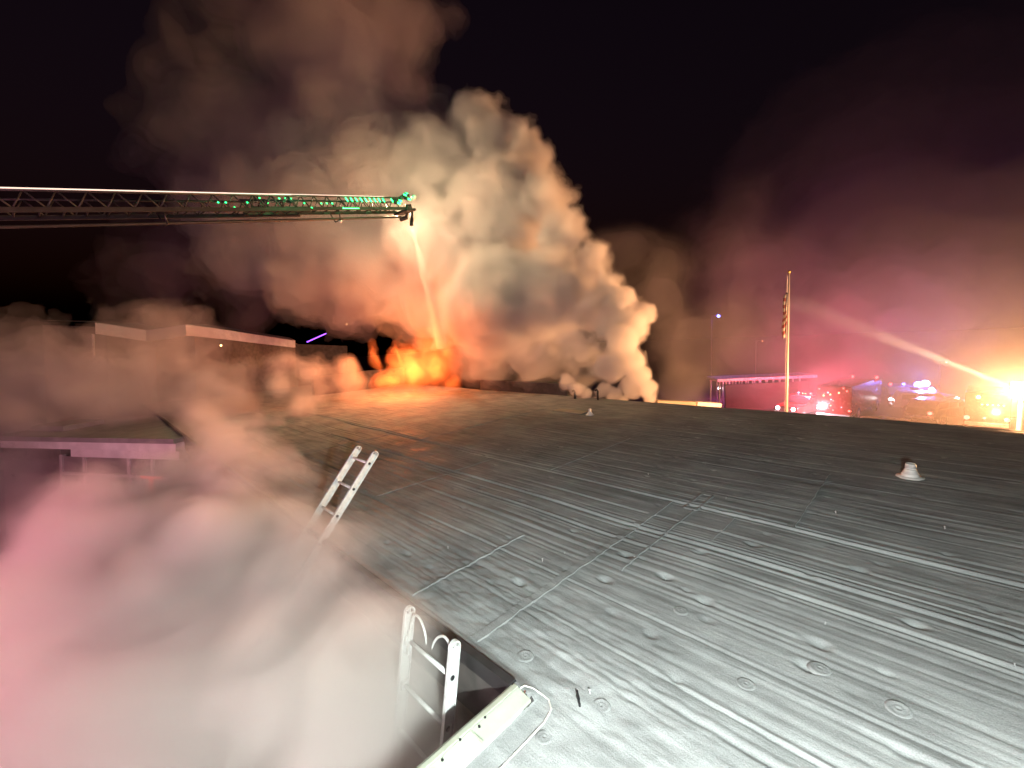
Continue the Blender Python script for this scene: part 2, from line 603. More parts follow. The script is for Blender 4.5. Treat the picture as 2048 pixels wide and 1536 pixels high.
# roof vents
def vent(q, s, label, kind):
    p = at(*q)
    t = bpy.data.objects.new('roof_vent', None)
    C.objects.link(t)
    t.parent = bld
    t.matrix_parent_inverse = Matrix.Translation(-Vector(bld.location))
    t.location = (p.x, p.y, roof_z(p.x, p.y))
    t.scale = (s, s, s)
    t['label'] = label
    if kind:
        MB().lathe([(0.26, -0.01), (0.25, 0.012), (0.17, 0.02), (0.165, 0.035), (0.155, 0.06), (0.158, 0.075), (0.145, 0.09), (0.13, 0.13), (0.118, 0.145), (0.115, 0.17), (0.098, 0.2)], seg=28).build('vent_boot', 'vent_plastic', t, True)
        MB().lathe([(0.098, 0.198), (0.094, 0.26), (0.104, 0.262), (0.106, 0.272), (0.094, 0.275), (0.094, 0.315), (0.086, 0.32), (0.082, 0.22)], seg=24).build('vent_pipe', 'vent_plastic', t, True)
        MB().tube([(0.1 * math.cos(a), 0.1 * math.sin(a), 0.225) for a in np.linspace(0, 6.283, 25)], 0.006, 6, False).build('hose_clamp', 'strap', t, True)
    else:
        MB().lathe([(0.16, -0.01), (0.15, 0.01), (0.115, 0.02), (0.1, 0.06), (0.07, 0.1), (0.055, 0.12)], seg=24).build('vent_boot', 'vent_plastic', t, True)
        MB().lathe([(0.045, 0.1), (0.045, 0.19), (0.05, 0.2), (0.05, 0.22), (0.04, 0.225)], seg=20).build('vent_pipe', 'vent_plastic', t, True)


vent((1820, 955), 0.58, 'stout white pipe vent with clamped neck on the right of the roof', 1)
vent((1180, 829), 0.75, 'small white pipe vent far off near the smoking roof edge', 0)
# walkway pad lying left of the small vent
pp = at(1160, 827)
part(MB().box((pp.x - 0.1, pp.y - 0.1, 0.012), (pp.x + 0.25, pp.y + 0.9, 0.03)), 'walkway_pad', 'tan_wall', bld, label='tan pad lying on the roof by the small vent')

# metal roof edge along the court, fascia below it, walls
part(MB().prism([(EX - 0.035, 0.055), (EX + 0.02, 0.06), (EX + 0.03, 0.036), (EX - 0.02, 0.03), (EX - 0.022, -0.06), (EX - 0.035, -0.06)], CYR + 0.13, 26.0), 'roof_edge_trim', 'dark_steel', bld)
part(MB().box((EX - 0.02, CYR + 0.10, -0.42), (EX + 0.10, 26.0, -0.03)), 'fascia_board', 'dark_fascia', bld)
yy0 = 14.5
part(MB().box((EX + 0.06, CYR + 0.2, -3.6), (EX + 0.25, 26.0, -0.42)), 'wall', 'brick_wall', bld)
part(MB().box((-9.0, CYR - 0.28, -3.6), (EX + 0.06, CYR - 0.08, -0.06)), 'wall', 'brick_wall', bld)
part(MB().box((FX - 0.2, -9, -6.5), (FX - 0.03, 26, -0.06)), 'wall', 'brick_wall', bld)
part(MB().tube([(EX + 0.0, y, 0.075 + 0.012 * math.sin(y * 3.1) + 0.008 * math.sin(y * 7.7)) for y in np.arange(5.4, 10.4, 0.2)], 0.022, 8), 'conduit', 'white_metal', bld, True, label='pale conduit running along the court edge past the tall ladder')

# white coping on the other side of the court corner
cop = MB()
cop.prism([(0, 0), (0, 0.02), (0.004, 0.02), (0.004, 0.0)], 0, 0.001)
cop = MB()
yA, yB = CYR + 0.11, CYR - 0.03
for (ya, yb, za, zb) in ((yA, yA - 0.035, 0.060, 0.064), (yA - 0.037, yB, 0.058, 0.036)):
    cop.add([(-9, ya, za), (EX - 0.01, ya, za), (EX - 0.01, yb, zb), (-9, yb, zb), (-9, ya, za - 0.02), (EX - 0.01, ya, za - 0.02), (EX - 0.01, yb, zb - 0.02), (-9, yb, zb - 0.02)],
            [(0, 3, 2, 1), (4, 5, 6, 7), (0, 1, 5, 4), (1, 2, 6, 5), (2, 3, 7, 6), (3, 0, 4, 7)])
part(cop, 'edge_coping', 'white_metal', bld, bevel=0.003, label='pale metal coping running out of the picture from the court corner')
part(MB().box((-9, yA + 0.001, -0.34), (EX - 0.02, yA + 0.014, 0.05)), 'coping_skirt', 'white_metal', bld)
for k, xx in enumerate((1.36, 1.30, 1.18, 1.05)):
    part(MB().lathe([(0.007, 0), (0.007, 0.004), (0.001, 0.006)], (xx, yA - 0.045 - 0.02 * (k % 2), 0.061), 10), 'coping_screw', 'black', bld)
part(MB().box((1.255, yB - 0.002, 0.02), (1.260, yA - 0.04, 0.0605)), 'coping_joint', 'white_metal', bld)
# bitumen bead and its looped outer line
loop = [(-9, yB - 0.005)] + [(1.45, yB - 0.005), (1.55, yB + 0.0), (1.62, yB + 0.03), (1.66, yB + 0.07)]
part(MB().tube([(x, y, 0.03 + 0.004 * math.sin(x * 20)) for x, y in loop], 0.008, 8), 'sealant_bead', 'vent_plastic', bld, True)
loop = [(-9, yB - 0.135), (1.1, yB - 0.135), (1.4, yB - 0.137), (1.6, yB - 0.135), (1.69, yB - 0.115), (1.735, yB - 0.06), (1.74, yB + 0.0), (1.725, yB + 0.06), (1.69, yB + 0.10), (1.645, yB + 0.10)]
part(MB().tube([(x, y, roof_z(x, y) + 0.003 + 0.001 * math.sin(x * 31)) for x, y in loop], 0.0055, 8), 'sealant_bead', 'vent_plastic', bld, True)
tar = MB()
ring = []
for k in range(22):
    a = 2 * math.pi * k / 22
    r = 0.075 + rng.uniform(-0.016, 0.014)
    ring.append((1.635 + r * math.cos(a) * 0.95, yB + 0.055 + r * math.sin(a) * 0.75))
tar.add([(x, y, -0.005) for x, y in ring] + [(1.635 + (x - 1.635) * 0.7, yB + 0.055 + (y - yB - 0.055) * 0.7, 0.022 + rng.uniform(-.005, .006)) for x, y in ring] + [(1.64, yB + 0.05, 0.02)],
        [(i, (i + 1) % 22, (i + 1) % 22 + 22, i + 22) for i in range(22)] + [(i + 22, (i + 1) % 22 + 22, 44) for i in range(22)])
part(tar, 'tar_patch', 'dark_wall', bld, True, label='lumpy tar patch in the court corner')
for dx in (0.0, 0.028):
    part(MB().bar((1.815 + dx, 1.40 + dx * .9, 0.016), (1.855 + dx, 1.445 + dx * .9, 0.018), 0.012, 0.02), 'cable_clip', 'black', bld)

# charred upstand at the far end behind the flames, burnt roof edge
part(MB().box((FX + 0.02, 9.2, -0.3), (FX + 0.4, 13.9, 0.42)), 'charred_upstand', 'dark_wall', bld, label='black burnt upstand along the far roof edge')
part(MB().box((7.2, 20.0, -0.4), (FX, 20.3, 0.9)), 'charred_upstand', 'dark_wall', bld)
for q, hgt in (((1150, 797), 0.22), ((1196, 800), 0.28)):
    p = at(*q)
    part(MB().tube([(p.x, p.y, -0.02), (p.x, p.y, hgt), (p.x + .02, p.y + .06, hgt + .05), (p.x + .02, p.y + .12, hgt + 0.02)], 0.035, 8), 'stub_pipe', 'black', bld, True)
# low walls of the next wing past the far edge
w2 = empty('lower_wing', (FX + 5, 7, -4), 'tan parapet of a lower wing beyond the far roof edge', 'building')
a0, a1, a2 = atd(1306, 800, 17.5), atd(1384, 803, 17.5), atd(1432, 806, 17.5)
for (p0, p1, m) in ((a0, a1, 'tan_wall'), (a1, a2, 'fascia')):
    s = MB()
    d = (p1 - p0).normalized()
    s.bar(p0 - Vector((0, 0, 1.5)), p1 - Vector((0, 0, 1.5)) - d * 0.01, 0.3, 3.0)
    part(s, 'parapet_wall', m, w2)


# ------------------------------------------------------------------ ground ladders leaning on the court edge
def ground_ladder(name, label, tip, foot, ya, yb, rungs, hooks):
    """tip, foot = (x, z) in the rail plane; ya > yb are the rails"""
    t = empty(name, (foot[0], (ya + yb) / 2, foot[1]), label, 'ladder', 'extension ladders at the court edge')
    d = Vector((tip[0] - foot[0], 0, tip[1] - foot[1]))
    Ln = d.length
    d.normalize()
    nrm = Vector((-d.z, 0, d.x))          # away from the wall, upward side
    if nrm.z < 0:
        nrm = -nrm
    rw = 0.082 if not hooks else 0.088
    for y in (ya, yb):
        sgn = 1 if y == ya else -1
        s = MB()
        f0 = Vector((foot[0], y, foot[1]))
        tp = Vector((tip[0], y, tip[1])) - d * rw * 0.5
        # web + two flanges
        s.bar(f0, tp, rw - 0.012, 0.010, (0, 1, 0))
        for e in (-1, 1):
            s.bar(f0 + nrm * e * (rw / 2 - 0.005), tp + nrm * e * (rw / 2 - 0.005), 0.009, 0.030, (0, 1, 0))
        part(s, 'rail', 'alu', t, bevel=0.002)
        s = MB()
        arc = [tp + nrm * (rw / 2 - .005) * math.cos(a) + d * (rw / 2) * 1.05 * math.sin(a) for a in np.linspace(0, math.pi, 11)]
        for a, b in zip(arc[:-1], arc[1:]):
            s.bar(a, b, 0.009, 0.032, (0, 1, 0))
        s.bar(tp, tp + d * rw * 0.5, 0.007, 0.03, (0, 1, 0))
        part(s, 'rail_tip', 'alu', t)
    k = 0
    for r in rungs:
        p = Vector((tip[0], 0, tip[1])) - d * r
        o = part(MB().tube([(p.x, yb + 0.006, p.z), (p.x, ya - 0.006, p.z)], 0.0155, 12), 'rung', 'alu', t, True)
        for y, sg in ((ya, 1), (yb, -1)):
            part(MB().tube([(p.x, y + sg * 0.004, p.z), (p.x, y + sg * 0.0085, p.z)], 0.017, 12), 'rung_end', 'black', t)
            part(MB().bar((p.x + d.x * .035, y - sg * .018, p.z + d.z * .035), (p.x - d.x * .035, y - sg * .018, p.z - d.z * .035), 0.05, 0.02, (0, 1, 0)), 'rung_bracket', 'alu', t, bevel=0.003)
    if hooks:
        for y, sg, turn in ((ya, -1, 1), (yb, 1, -1)):
            base = Vector((tip[0], y, tip[1])) - d * 0.14 + Vector((0, sg * 0.035, 0))
            pts = [base - d * 0.16, base, base + d * 0.05 + Vector((0, sg * .004, 0)), base + d * 0.10 + Vector((0, sg * 0.03, 0)) , base + d * 0.115 + Vector((0, sg * 0.085, 0)), base + d * 0.085 + Vector((0, sg * 0.145, 0)), base + d * 0.03 + Vector((0, sg * 0.19, 0)), base - d * 0.03 + Vector((0, sg * 0.21, 0))]
            sm = []
            for i in range(len(pts) - 1):
                pm = pts[max(0, i - 1)], pts[i], pts[i + 1], pts[min(len(pts) - 1, i + 2)]
                for u in np.linspace(0, 1, 5)[:-1]:
                    sm.append(0.5 * ((2 * pm[1]) + (pm[2] - pm[0]) * u + (2 * pm[0] - 5 * pm[1] + 4 * pm[2] - pm[3]) * u * u + (3 * pm[1] - pm[0] - 3 * pm[2] + pm[3]) * u ** 3))
            sm.append(pts[-1])
            hk = part(MB().tube(sm, [0.009] * (len(sm) - 4) + [0.008, 0.007, 0.005, 0.003], 8), 'roof_hook', 'alu', t, True)
            part(MB().bar(base - d * 0.20, base - d * 0.02, 0.03, 0.034, (0, 1, 0)), 'hook_socket', 'alu', t, bevel=0.004)
            s = MB()
            zz = [base - d * 0.02 * i + Vector((0.013 * math.cos(i * 1.57), sg * (0.02 + .013 * math.sin(i * 1.57)), 0)) for i in range(3, 14)]
            part(s.tube(zz, 0.0045, 6), 'hook_spring', 'strap', t, True)
    return t


FZ = -3.6
# far ladder
tx, tz, bx, bz = 2.36, 0.90, 1.53, -0.05
k = (tz - FZ) / (tz - bz)
ground_ladder('ground_ladder', 'tall aluminium ladder leaning at a slant across the court roof edge, three rungs showing', (tx, tz), (tx - (tx - bx) * k, FZ), 5.21, 4.76, [0.16 + 0.335 * i for i in range(18)], False)
# near ladder with folding hooks
tx, tz, bx, bz = 1.52, 0.20, 1.41, -0.36
k = (tz - FZ) / (tz - bz)
ground_ladder('ground_ladder', 'upright aluminium roof ladder with two curved folding hooks near the court corner', (tx, tz), (tx - (tx - bx) * k, FZ), 2.755, 2.195, [0.24 + 0.335 * i for i in range(11)], True)


# ------------------------------------------------------------------ aerial ladder, nozzle and water
TIP, BASE = atd(800, 412, 15.0), atd(-420, 405, 6.6)
aer = empty('aerial_ladder', BASE, 'long trussed aerial ladder with green rung lights reaching in from the left', 'ladder')
dirv = (TIP - BASE).normalized()
sidev = dirv.cross(Vector((0, 0, 1))).normalized()
upv = sidev.cross(dirv)
LEN = (TIP - BASE).length


def ap(s, side, up):
    return BASE + dirv * s + sidev * side + upv * up


def section(s0, s1, half, h0, h1, step, name):
    """one telescoping section: two trussed sides joined by rungs"""
    for sd in (-half, half):
        part(MB().tube([ap(s0, sd, h1), ap(s1, sd, h1)], 0.028, 8), 'top_rail', 'dark_steel', aer, True)
        part(MB().bar(ap(s0, sd, h0), ap(s1, sd, h0), 0.06, 0.09), 'bottom_rail', 'dark_steel', aer)
        n = int((s1 - s0) / step)
        for i in range(n):
            a, b, c = s0 + i * step, s0 + (i + 0.5) * step, s0 + (i + 1) * step
            part(MB().tube([ap(a, sd, h0 + .03), ap(b, sd, h1)], 0.016, 6), 'lattice_brace', 'dark_steel', aer, True)
            part(MB().tube([ap(b, sd, h1), ap(c, sd, h0 + .03)], 0.016, 6), 'lattice_brace', 'dark_steel', aer, True)
    s = s0 + 0.15
    while s < s1:
        part(MB().tube([ap(s, -half, h0 + 0.02), ap(s, half, h0 + 0.02)], 0.017, 6), 'rung', 'dark_steel', aer, True)
        s += 0.36


S_FLY = LEN * 0.565
section(0, LEN * 0.70, 0.36, -0.19, 0.17, 0.46, 'mid')
section(S_FLY, LEN, 0.29, -0.15, 0.20, 0.40, 'fly')
part(MB().tube([ap(0, 0.39, 0.195), ap(LEN * 0.66, 0.39, 0.195)], 0.013, 6), 'handrail_highlight', 'highlight_warm', aer, label='warm highlight added as a glowing strip along the handrail')
part(MB().tube([ap(LEN * 0.62, 0.32, 0.222), ap(LEN * 0.93, 0.32, 0.222)], 0.009, 6), 'handrail_highlight', 'highlight_warm', aer)  # glowing tubes put in for light falling on the handrail
for (a, b, u) in ((0.79, 0.84, -0.15),):
    part(MB().tube([ap(LEN * a, 0.31, u), ap(LEN * b, 0.31, u)], 0.018, 6), 'green_light_strip', 'led_green', aer)
s = LEN * 0.50
i = 0
while s < LEN * 0.965:
    r = rng.random()
    big = s > LEN * 0.80
    if r < (0.97 if big else 0.75):
        u = 0.17 if big else rng.choice((0.12, 0.0, -0.12))
        ln = rng.uniform(0.03, 0.10) if not big else 0.12
        part(MB().tube([ap(s, 0.31, u), ap(s + ln * .5, 0.31, u - (0.12 if big else 0.02))], 0.02 if big else 0.017, 6), 'green_rung_light', 'led_green', aer)
    s += 0.17
    i += 1
# water pipe slung under the ladder, bracket, cable
pipe = [ap(s, 0.16, -0.46 + 0.06 * (s / LEN) ** 2) for s in np.linspace(0, LEN * 0.985, 14)]
part(MB().tube(pipe, 0.035, 10), 'water_pipe', 'dark_steel', aer, True)
for s in (LEN * 0.78, LEN * 0.40):
    part(MB().tube([ap(s, -0.28, -0.16), ap(s + .02, -0.12, -0.46), ap(s + .02, 0.2, -0.47), ap(s, 0.28, -0.16)], 0.02, 6), 'pipe_bracket', 'dark_steel', aer, True)
part(MB().ball(ap(LEN * 0.783, 0.16, -0.5), 0.05), 'marker_lamp', 'white_paint', aer, True)
# tip: platform, monitor nozzle, lamps
part(MB().bar(ap(LEN - 0.05, 0, -0.2), ap(LEN + 0.35, 0, -0.2), 0.8, 0.08), 'tip_platform', 'black', aer, bevel=0.01)
part(MB().tube([ap(LEN - .1, 0, -.45), ap(LEN + 0.15, 0.0, -0.40), ap(LEN + 0.26, 0, -0.2), ap(LEN + 0.33, 0.0, 0.02), ap(LEN + 0.42, 0, 0.03), ap(LEN + 0.46, 0, -0.2)], 0.075, 10), 'monitor_elbow', 'black', aer, True)
noz0 = ap(LEN + 0.46, 0, -0.2)
HIT = atd(884, 694, 17.6)
nd = (atd(822, 500, 15.3) - noz0).normalized()
part(MB().tube([noz0, noz0 + nd * 0.22, noz0 + nd * 0.24, noz0 + nd * 0.42, noz0 + nd * 0.5], [0.06, 0.055, 0.075, 0.06, 0.07], 12), 'nozzle', 'black', aer, True)
part(MB().ball(ap(LEN + 0.2, 0.2, 0.28), 0.13).ball(ap(LEN + 0.02, -0.2, 0.22), 0.12), 'hose_reel_housing', 'dark_steel', aer, True)
for (a, b, u) in ((0.05, 0.3, 0.30), (-0.15, 0.32, 0.2), (0.25, -0.3, 0.26)):
    part(MB().bar(ap(LEN + a - .06, b, u - .05), ap(LEN + a + .06, b, u + .03), 0.12, 0.1), 'tip_floodlight', 'black', aer, bevel=0.01)
part(MB().ball(ap(LEN + 0.42, 0.34, 0.22), 0.085), 'tip_lamp', 'white_paint', aer, True)
for (a, b, u) in ((-0.02, 0.35, 0.30), (0.13, 0.35, 0.16), (-0.28, 0.36, 0.10), (-0.36, 0.36, 0.02), (0.10, 0.3, 0.36)):
    part(MB().bar(ap(LEN + a, b, u), ap(LEN + a + 0.12, b, u - 0.03), 0.02, 0.06), 'green_light_strip', 'led_green', aer)
lamp('aerial_green_light', ap(LEN * 0.86, 0.9, 0.5), (0.05, 1.0, 0.3), 60.0, 0.05)
lamp('aerial_tip_green_light', ap(LEN - 0.1, 0.9, 0.35), (0.05, 1.0, 0.3), 30.0, 0.05)
lamp('aerial_mid_green_light', ap(LEN * 0.66, 0.9, 0.4), (0.05, 1.0, 0.3), 40.0, 0.05)
# lamp on the far side of the tip that lights the smoke behind it
lamp('aerial_tip_light', ap(LEN + 0.7, -0.9, 0.45), (1.0, 0.66, 0.38), 1150.0, 0.12)


# ------------------------------------------------------------------ water stream
def volume_mat(name, col, dens, aniso=0.2, absorb=None):
    m = bpy.data.materials.new(name)
    m.use_nodes = True
    nt = m.node_tree
    nt.nodes.clear()
    o = nt.nodes.new('ShaderNodeOutputMaterial')
    p = nt.nodes.new('ShaderNodeVolumePrincipled')
    p.inputs['Color'].default_value = (*col, 1)
    p.inputs['Density'].default_value = dens
    p.inputs['Anisotropy'].default_value = aniso
    p.inputs['Density Attribute'].default_value = ''
    nt.links.new(p.outputs[0], o.inputs['Volume'])
    return m


w0 = noz0 + nd * 0.5
wpts, wr = [], []
for i in range(15):
    u = i / 14
    wpts.append(w0.lerp(HIT, u) + Vector((0, 0, 0.55 * u * (1 - u))))
    wr.append(0.045 + 0.20 * u ** 1.3 + rng.uniform(-.008, .008))
wt = MB().tube(wpts, wr, 14).build('water_jet', volume_mat('water_spray', (0.97, 0.97, 0.97), 4.0, 0.2))
mist_r = [r * (1.5 + 0.5 * math.sin(i * 2.3)) + 0.05 * i / 14 + rng.uniform(0, .04) for i, r in enumerate(wr)]
MB().tube(wpts, mist_r, 14).build('spray_mist', volume_mat('spray_mist', (0.97, 0.97, 0.97), 0.7, 0.2), wt)
tag(wt, 'straight jet of water shot from the aerial ladder tip into the flames', 'water jet', kind='stuff')


# ------------------------------------------------------------------ buildings left of the court
up_b = empty('upper_wing', atd(380, 800, 22), 'taller wing with a bent white fascia standing in smoke on the left', 'building')
fp = [atd(60, 640, 19.2), atd(190, 645, 19.5), atd(292, 661, 20.5), atd(372, 649, 20.0), atd(430, 657, 21.5), atd(586, 681, 27.0)]
fh = [0.45, 0.52, 0.52, 0.52, 0.5, 0.45]
for i in range(1, 5):
    part(MB().add([fp[i], fp[i + 1], fp[i + 1] - UPG * fh[i + 1], fp[i] - UPG * fh[i], fp[i] + Vector((.2, .2, 0)), fp[i + 1] + Vector((.2, .2, 0)), fp[i + 1] + Vector((.2, .2, 0)) - UPG * fh[i + 1], fp[i] + Vector((.2, .2, 0)) - UPG * fh[i]],
                  [(0, 1, 2, 3), (7, 6, 5, 4), (0, 4, 5, 1), (3, 2, 6, 7), (0, 3, 7, 4), (1, 5, 6, 2)]), 'fascia_panel', 'fascia', up_b)
for i in range(0, 5):
    a, b = fp[i] + Vector((.35, .35, -.2)), fp[i + 1] + Vector((.35, .35, -.2))
    part(MB().add([a, b, b - UPG * 7.5, a - UPG * 7.5], [(0, 1, 2, 3)]), 'wall', 'brick_wall', up_b)
    a2_, b2_ = a + Vector((1.5, 6, 0.55)), b + Vector((1.5, 6, 0.55))
    a, b = a + Vector((-.2, -.2, 0.21)), b + Vector((-.2, -.2, 0.21))
    part(MB().add([a, b, b2_, a2_], [(0, 1, 2, 3)]), 'roof_slope', 'concrete', up_b)
pa, pb = atd(586, 688, 27.4), atd(690, 692, 29.0)
part(MB().bar(pa - Vector((0, 0, 1.2)), pb - Vector((0, 0, 1.2)), 0.4, 2.4), 'wall', 'dark_wall', up_b)
q0, q1 = atd(186, 668, 19.8), atd(198, 668, 19.8)
part(MB().tube([q0, q0 - UPG], 0.05, 8), 'downpipe', 'fascia', up_b)
part(MB().ball(atd(442, 691, 21.0), 0.05), 'wall_lamp', 'lens_amber', up_b)

ent = empty('entrance_block', (0, 17, -3.6), 'low entrance block with pale fascia and glazed front across the smoky court', 'building')
E0, E1 = Vector((1.60, 14.3, 0)), Vector((-3.6, 23.4, 0))     # front line, right to left
ed = (E1 - E0).normalized()
en = Vector((-ed.y, ed.x, 0))
if en.dot(Vector((-1, -1, 0))) < 0:
    en = -en


def ep(u, z, off=0.0):
    return E0 + ed * u + en * off + UPG * z


def ebox(u0, u1, z0, z1, o0, o1):
    v = [ep(u, z, o) for z in (z0, z1) for (u, o) in ((u0, o0), (u1, o0), (u1, o1), (u0, o1))]
    return MB().add(v, [(3, 2, 1, 0), (4, 5, 6, 7), (0, 1, 5, 4), (1, 2, 6, 5), (2, 3, 7, 6), (3, 0, 4, 7)])


part(ebox(-0.02, 7.6, -0.13, 0.0, -3.0, 0.25), 'roof_slab', 'concrete', ent)
part(ebox(0, 7.2, -0.36, -0.132, -0.2, 0.18), 'fascia_panel', 'fascia', ent)
part(ebox(0, 4.2, -0.60, -0.362, -0.2, 0.10), 'fascia_panel', 'fascia', ent)
part(ebox(4.9, 7.6, -3.6, -0.362, -0.4, -0.05), 'wall', 'brick_wall', ent)
part(ebox(5.6, 7.2, 0.0, 0.16, -1.6, -0.5), 'roof_hatch', 'concrete', ent)
us = [0.0, 1.15, 2.05, 3.85, 4.85]
for i in range(4):
    for z0, z1 in ((-1.10, -0.64), (-3.4, -1.18)):
        part(ebox(us[i] + .05, us[i + 1] - .05, z0, z1, -0.08, -0.05), 'pane', 'curtain_glass', ent)
for u in us:
    part(ebox(u - .05, u + .05, -3.6, -0.60, -0.12, 0.0), 'mullion', 'frame', ent)
for u in (1.6, 2.9):
    part(ebox(u - .035, u + .035, -3.6, -1.18, -0.12, -0.01), 'mullion', 'frame', ent)
part(ebox(0, 4.85, -1.18, -1.10, -0.12, 0.01), 'transom', 'frame', ent)
part(ebox(0.75, 1.55, -1.17, -1.11, 0.012, 0.03), 'red_reflection_bar', 'red_reflection', ent, label='red T-shaped reflection painted as glowing bars on the entrance glass')
part(ebox(1.10, 1.24, -1.75, -1.17, 0.012, 0.03), 'red_reflection_bar', 'red_reflection', ent)  # glowing bars put in for red light mirrored in the glass


# handrails on the court steps
def handrail(name, label, pts, posts):
    t = empty(name, Vector(posts[0][0]), label, 'handrail', 'pipe handrails in the court')
    part(MB().tube(pts, 0.025, 8), 'rail', 'pole', t, True)
    for a, b in posts:
        part(MB().tube([a, b], 0.025, 8), 'post', 'pole', t, True)


def zg(v, z):
    return Vector((v.x, v.y, z))


h0, h1, h2 = atd(160, 1165, 11.0), atd(222, 1150, 11.2), atd(298, 1122, 11.6)
handrail('handrail', 'pale pipe handrail curving down in the pink smoke of the court', [zg(h0, h0.z - .9), h0 - Vector((0, 0, .25)), h0, h1, h2, h2 - Vector((0, 0, .12)), h2 - Vector((0, 0, .5))], [(h1, zg(h1, -3.6)), (h2 - Vector((0, 0, .5)), zg(h2, -3.6))])
h0, h1, h2 = atd(130, 1215, 10.2), atd(185, 1190, 10.4), atd(220, 1165, 10.6)
handrail('handrail', 'fainter pipe handrail just left of the curved one in the smoke', [zg(h0, h0.z - .9), h0, h1, h2, h2 - Vector((0, 0, .9))], [(h1, zg(h1, -3.6))])

# violet light line and small lamps beyond the left wing
tag(MB().tube([atd(614, 684, 33), atd(652, 667, 33)], 0.045, 8).build('violet_light_tube', 'lens_violet'), 'thin violet light tube slanting above the dark roof left of the flames', 'light')
tag(MB().ball(atd(693, 648, 32), 0.07).build('distant_lamp', 'lens_amber', None, True), 'tiny warm lamp in the dark smoke above the left wing', 'lamp')


# ------------------------------------------------------------------ flagpole, flag
fpx = atd(1576, 690, 20.0)
FPX, FPY = fpx.x, fpx.y
ftop = atd(1574, 548, 20.0).z
pole = empty('flagpole', (FPX, FPY, ground_z(FPX, FPY)), 'tall pale flagpole standing beyond the far roof edge', 'flagpole')
part(MB().tube([(FPX, FPY, ground_z(FPX, FPY)), (FPX, FPY, -1), (FPX, FPY, ftop)], [0.06, 0.05, 0.03], 12), 'pole_shaft', 'pole', pole, True)
part(MB().ball((FPX, FPY, ftop + 0.05), 0.075), 'finial', 'brass', pole, True)
part(MB().tube([(FPX - .07, FPY + .07, -2.5), (FPX - .06, FPY + .06, ftop - 0.15)], 0.008, 5), 'halyard', 'strap', pole)


def flag_material():
    m = bpy.data.materials.new('flag_cloth')
    m.use_nodes = True
    nt = m.node_tree
    b = nt.nodes['Principled BSDF']
    b.inputs['Roughness'].default_value = 0.8
    uv = nt.nodes.new('ShaderNodeUVMap')
    sp = nt.nodes.new('ShaderNodeSeparateXYZ')
    nt.links.new(uv.outputs[0], sp.inputs[0])

    def mth(op, a, b_):
        n = nt.nodes.new('ShaderNodeMath')
        n.operation = op
        for i, x in enumerate((a, b_)):
            if isinstance(x, (int, float)):
                n.inputs[i].default_value = x
            else:
                nt.links.new(x, n.inputs[i])
        return n.outputs[0]
    stripe = mth('GREATER_THAN', mth('FRACT', mth('MULTIPLY', sp.outputs[1], 6.5), 0), 0.5)
    canton = mth('MULTIPLY', mth('LESS_THAN', sp.outputs[0], 0.4), mth('GREATER_THAN', sp.outputs[1], 0.46))
    vo = nt.nodes.new('ShaderNodeTexVoronoi')
    vo.inputs['Scale'].default_value = 22
    vo.inputs['Randomness'].default_value = 0.1
    nt.links.new(uv.outputs[0], vo.inputs['Vector'])
    star = mth('LESS_THAN', vo.outputs['Distance'], 0.25)

    def mix(fac, a, c):
        x = nt.nodes.new('ShaderNodeMix')
        x.data_type = 'RGBA'
        nt.links.new(fac, x.inputs[0])
        for i, k in ((6, a), (7, c)):
            if isinstance(k, tuple):
                x.inputs[i].default_value = (*k, 1)
            else:
                nt.links.new(k, x.inputs[i])
        return x.outputs[2]
    base = mix(stripe, (0.34, 0.33, 0.32), (0.18, 0.02, 0.025))
    blue = mix(star, (0.012, 0.018, 0.07), (0.34, 0.33, 0.32))
    nt.links.new(mix(canton, base, blue), b.inputs['Base Color'])
    return m


nu, nv = 26, 34
fl = MB()
zt, zb = atd(1574, 585, 20).z, atd(1574, 668, 20).z
bxv = (CAM_R @ Vector((-1, 0, 0)))
bxv.z = 0
bxv.normalize()
fwd = Vector((-bxv.y, bxv.x, 0))
for j in range(nv):
    v = j / (nv - 1)
    for i in range(nu):
        u = i / (nu - 1)
        sag = u * 0.25
        wd = (0.07 + 0.20 * (1 - abs(v - 0.35))) * (0.9 + .15 * math.sin(v * 9))
        off = wd * (0.5 - 0.5 * math.cos(u * math.pi * 0.9)) + 0.035 * math.sin(u * 12 + v * 6)
        dpt = 0.10 * math.sin(u * 13 + v * 3.0) * u ** 0.5
        p = Vector((FPX, FPY, 0)) + bxv * (0.08 + off) + fwd * dpt
        p.z = zb + (zt - zb) * v - sag * (1 - 0.35 * v) + 0.02 * math.sin(u * 9)
        fl.v.append(p)
fl.f = [(j * nu + i, j * nu + i + 1, (j + 1) * nu + i + 1, (j + 1) * nu + i) for j in range(nv - 1) for i in range(nu - 1)]
fo = fl.build('flag', flag_material(), None, True)
uvl = fo.data.uv_layers.new(name='UVMap')
for lp in fo.data.loops:
    vi = lp.vertex_index
    uvl.data[lp.index].uv = ((vi % nu) / (nu - 1), (vi // nu) / (nv - 1))
sol = fo.modifiers.new('thickness', 'SOLIDIFY')
sol.thickness = 0.004
tag(fo, 'limp striped flag hanging on the tall flagpole', 'flag')


# ------------------------------------------------------------------ vehicles and lamps beyond the roof
def put(o, base, rz):
    o.location = base
    o.rotation_euler = (0, 0, rz)


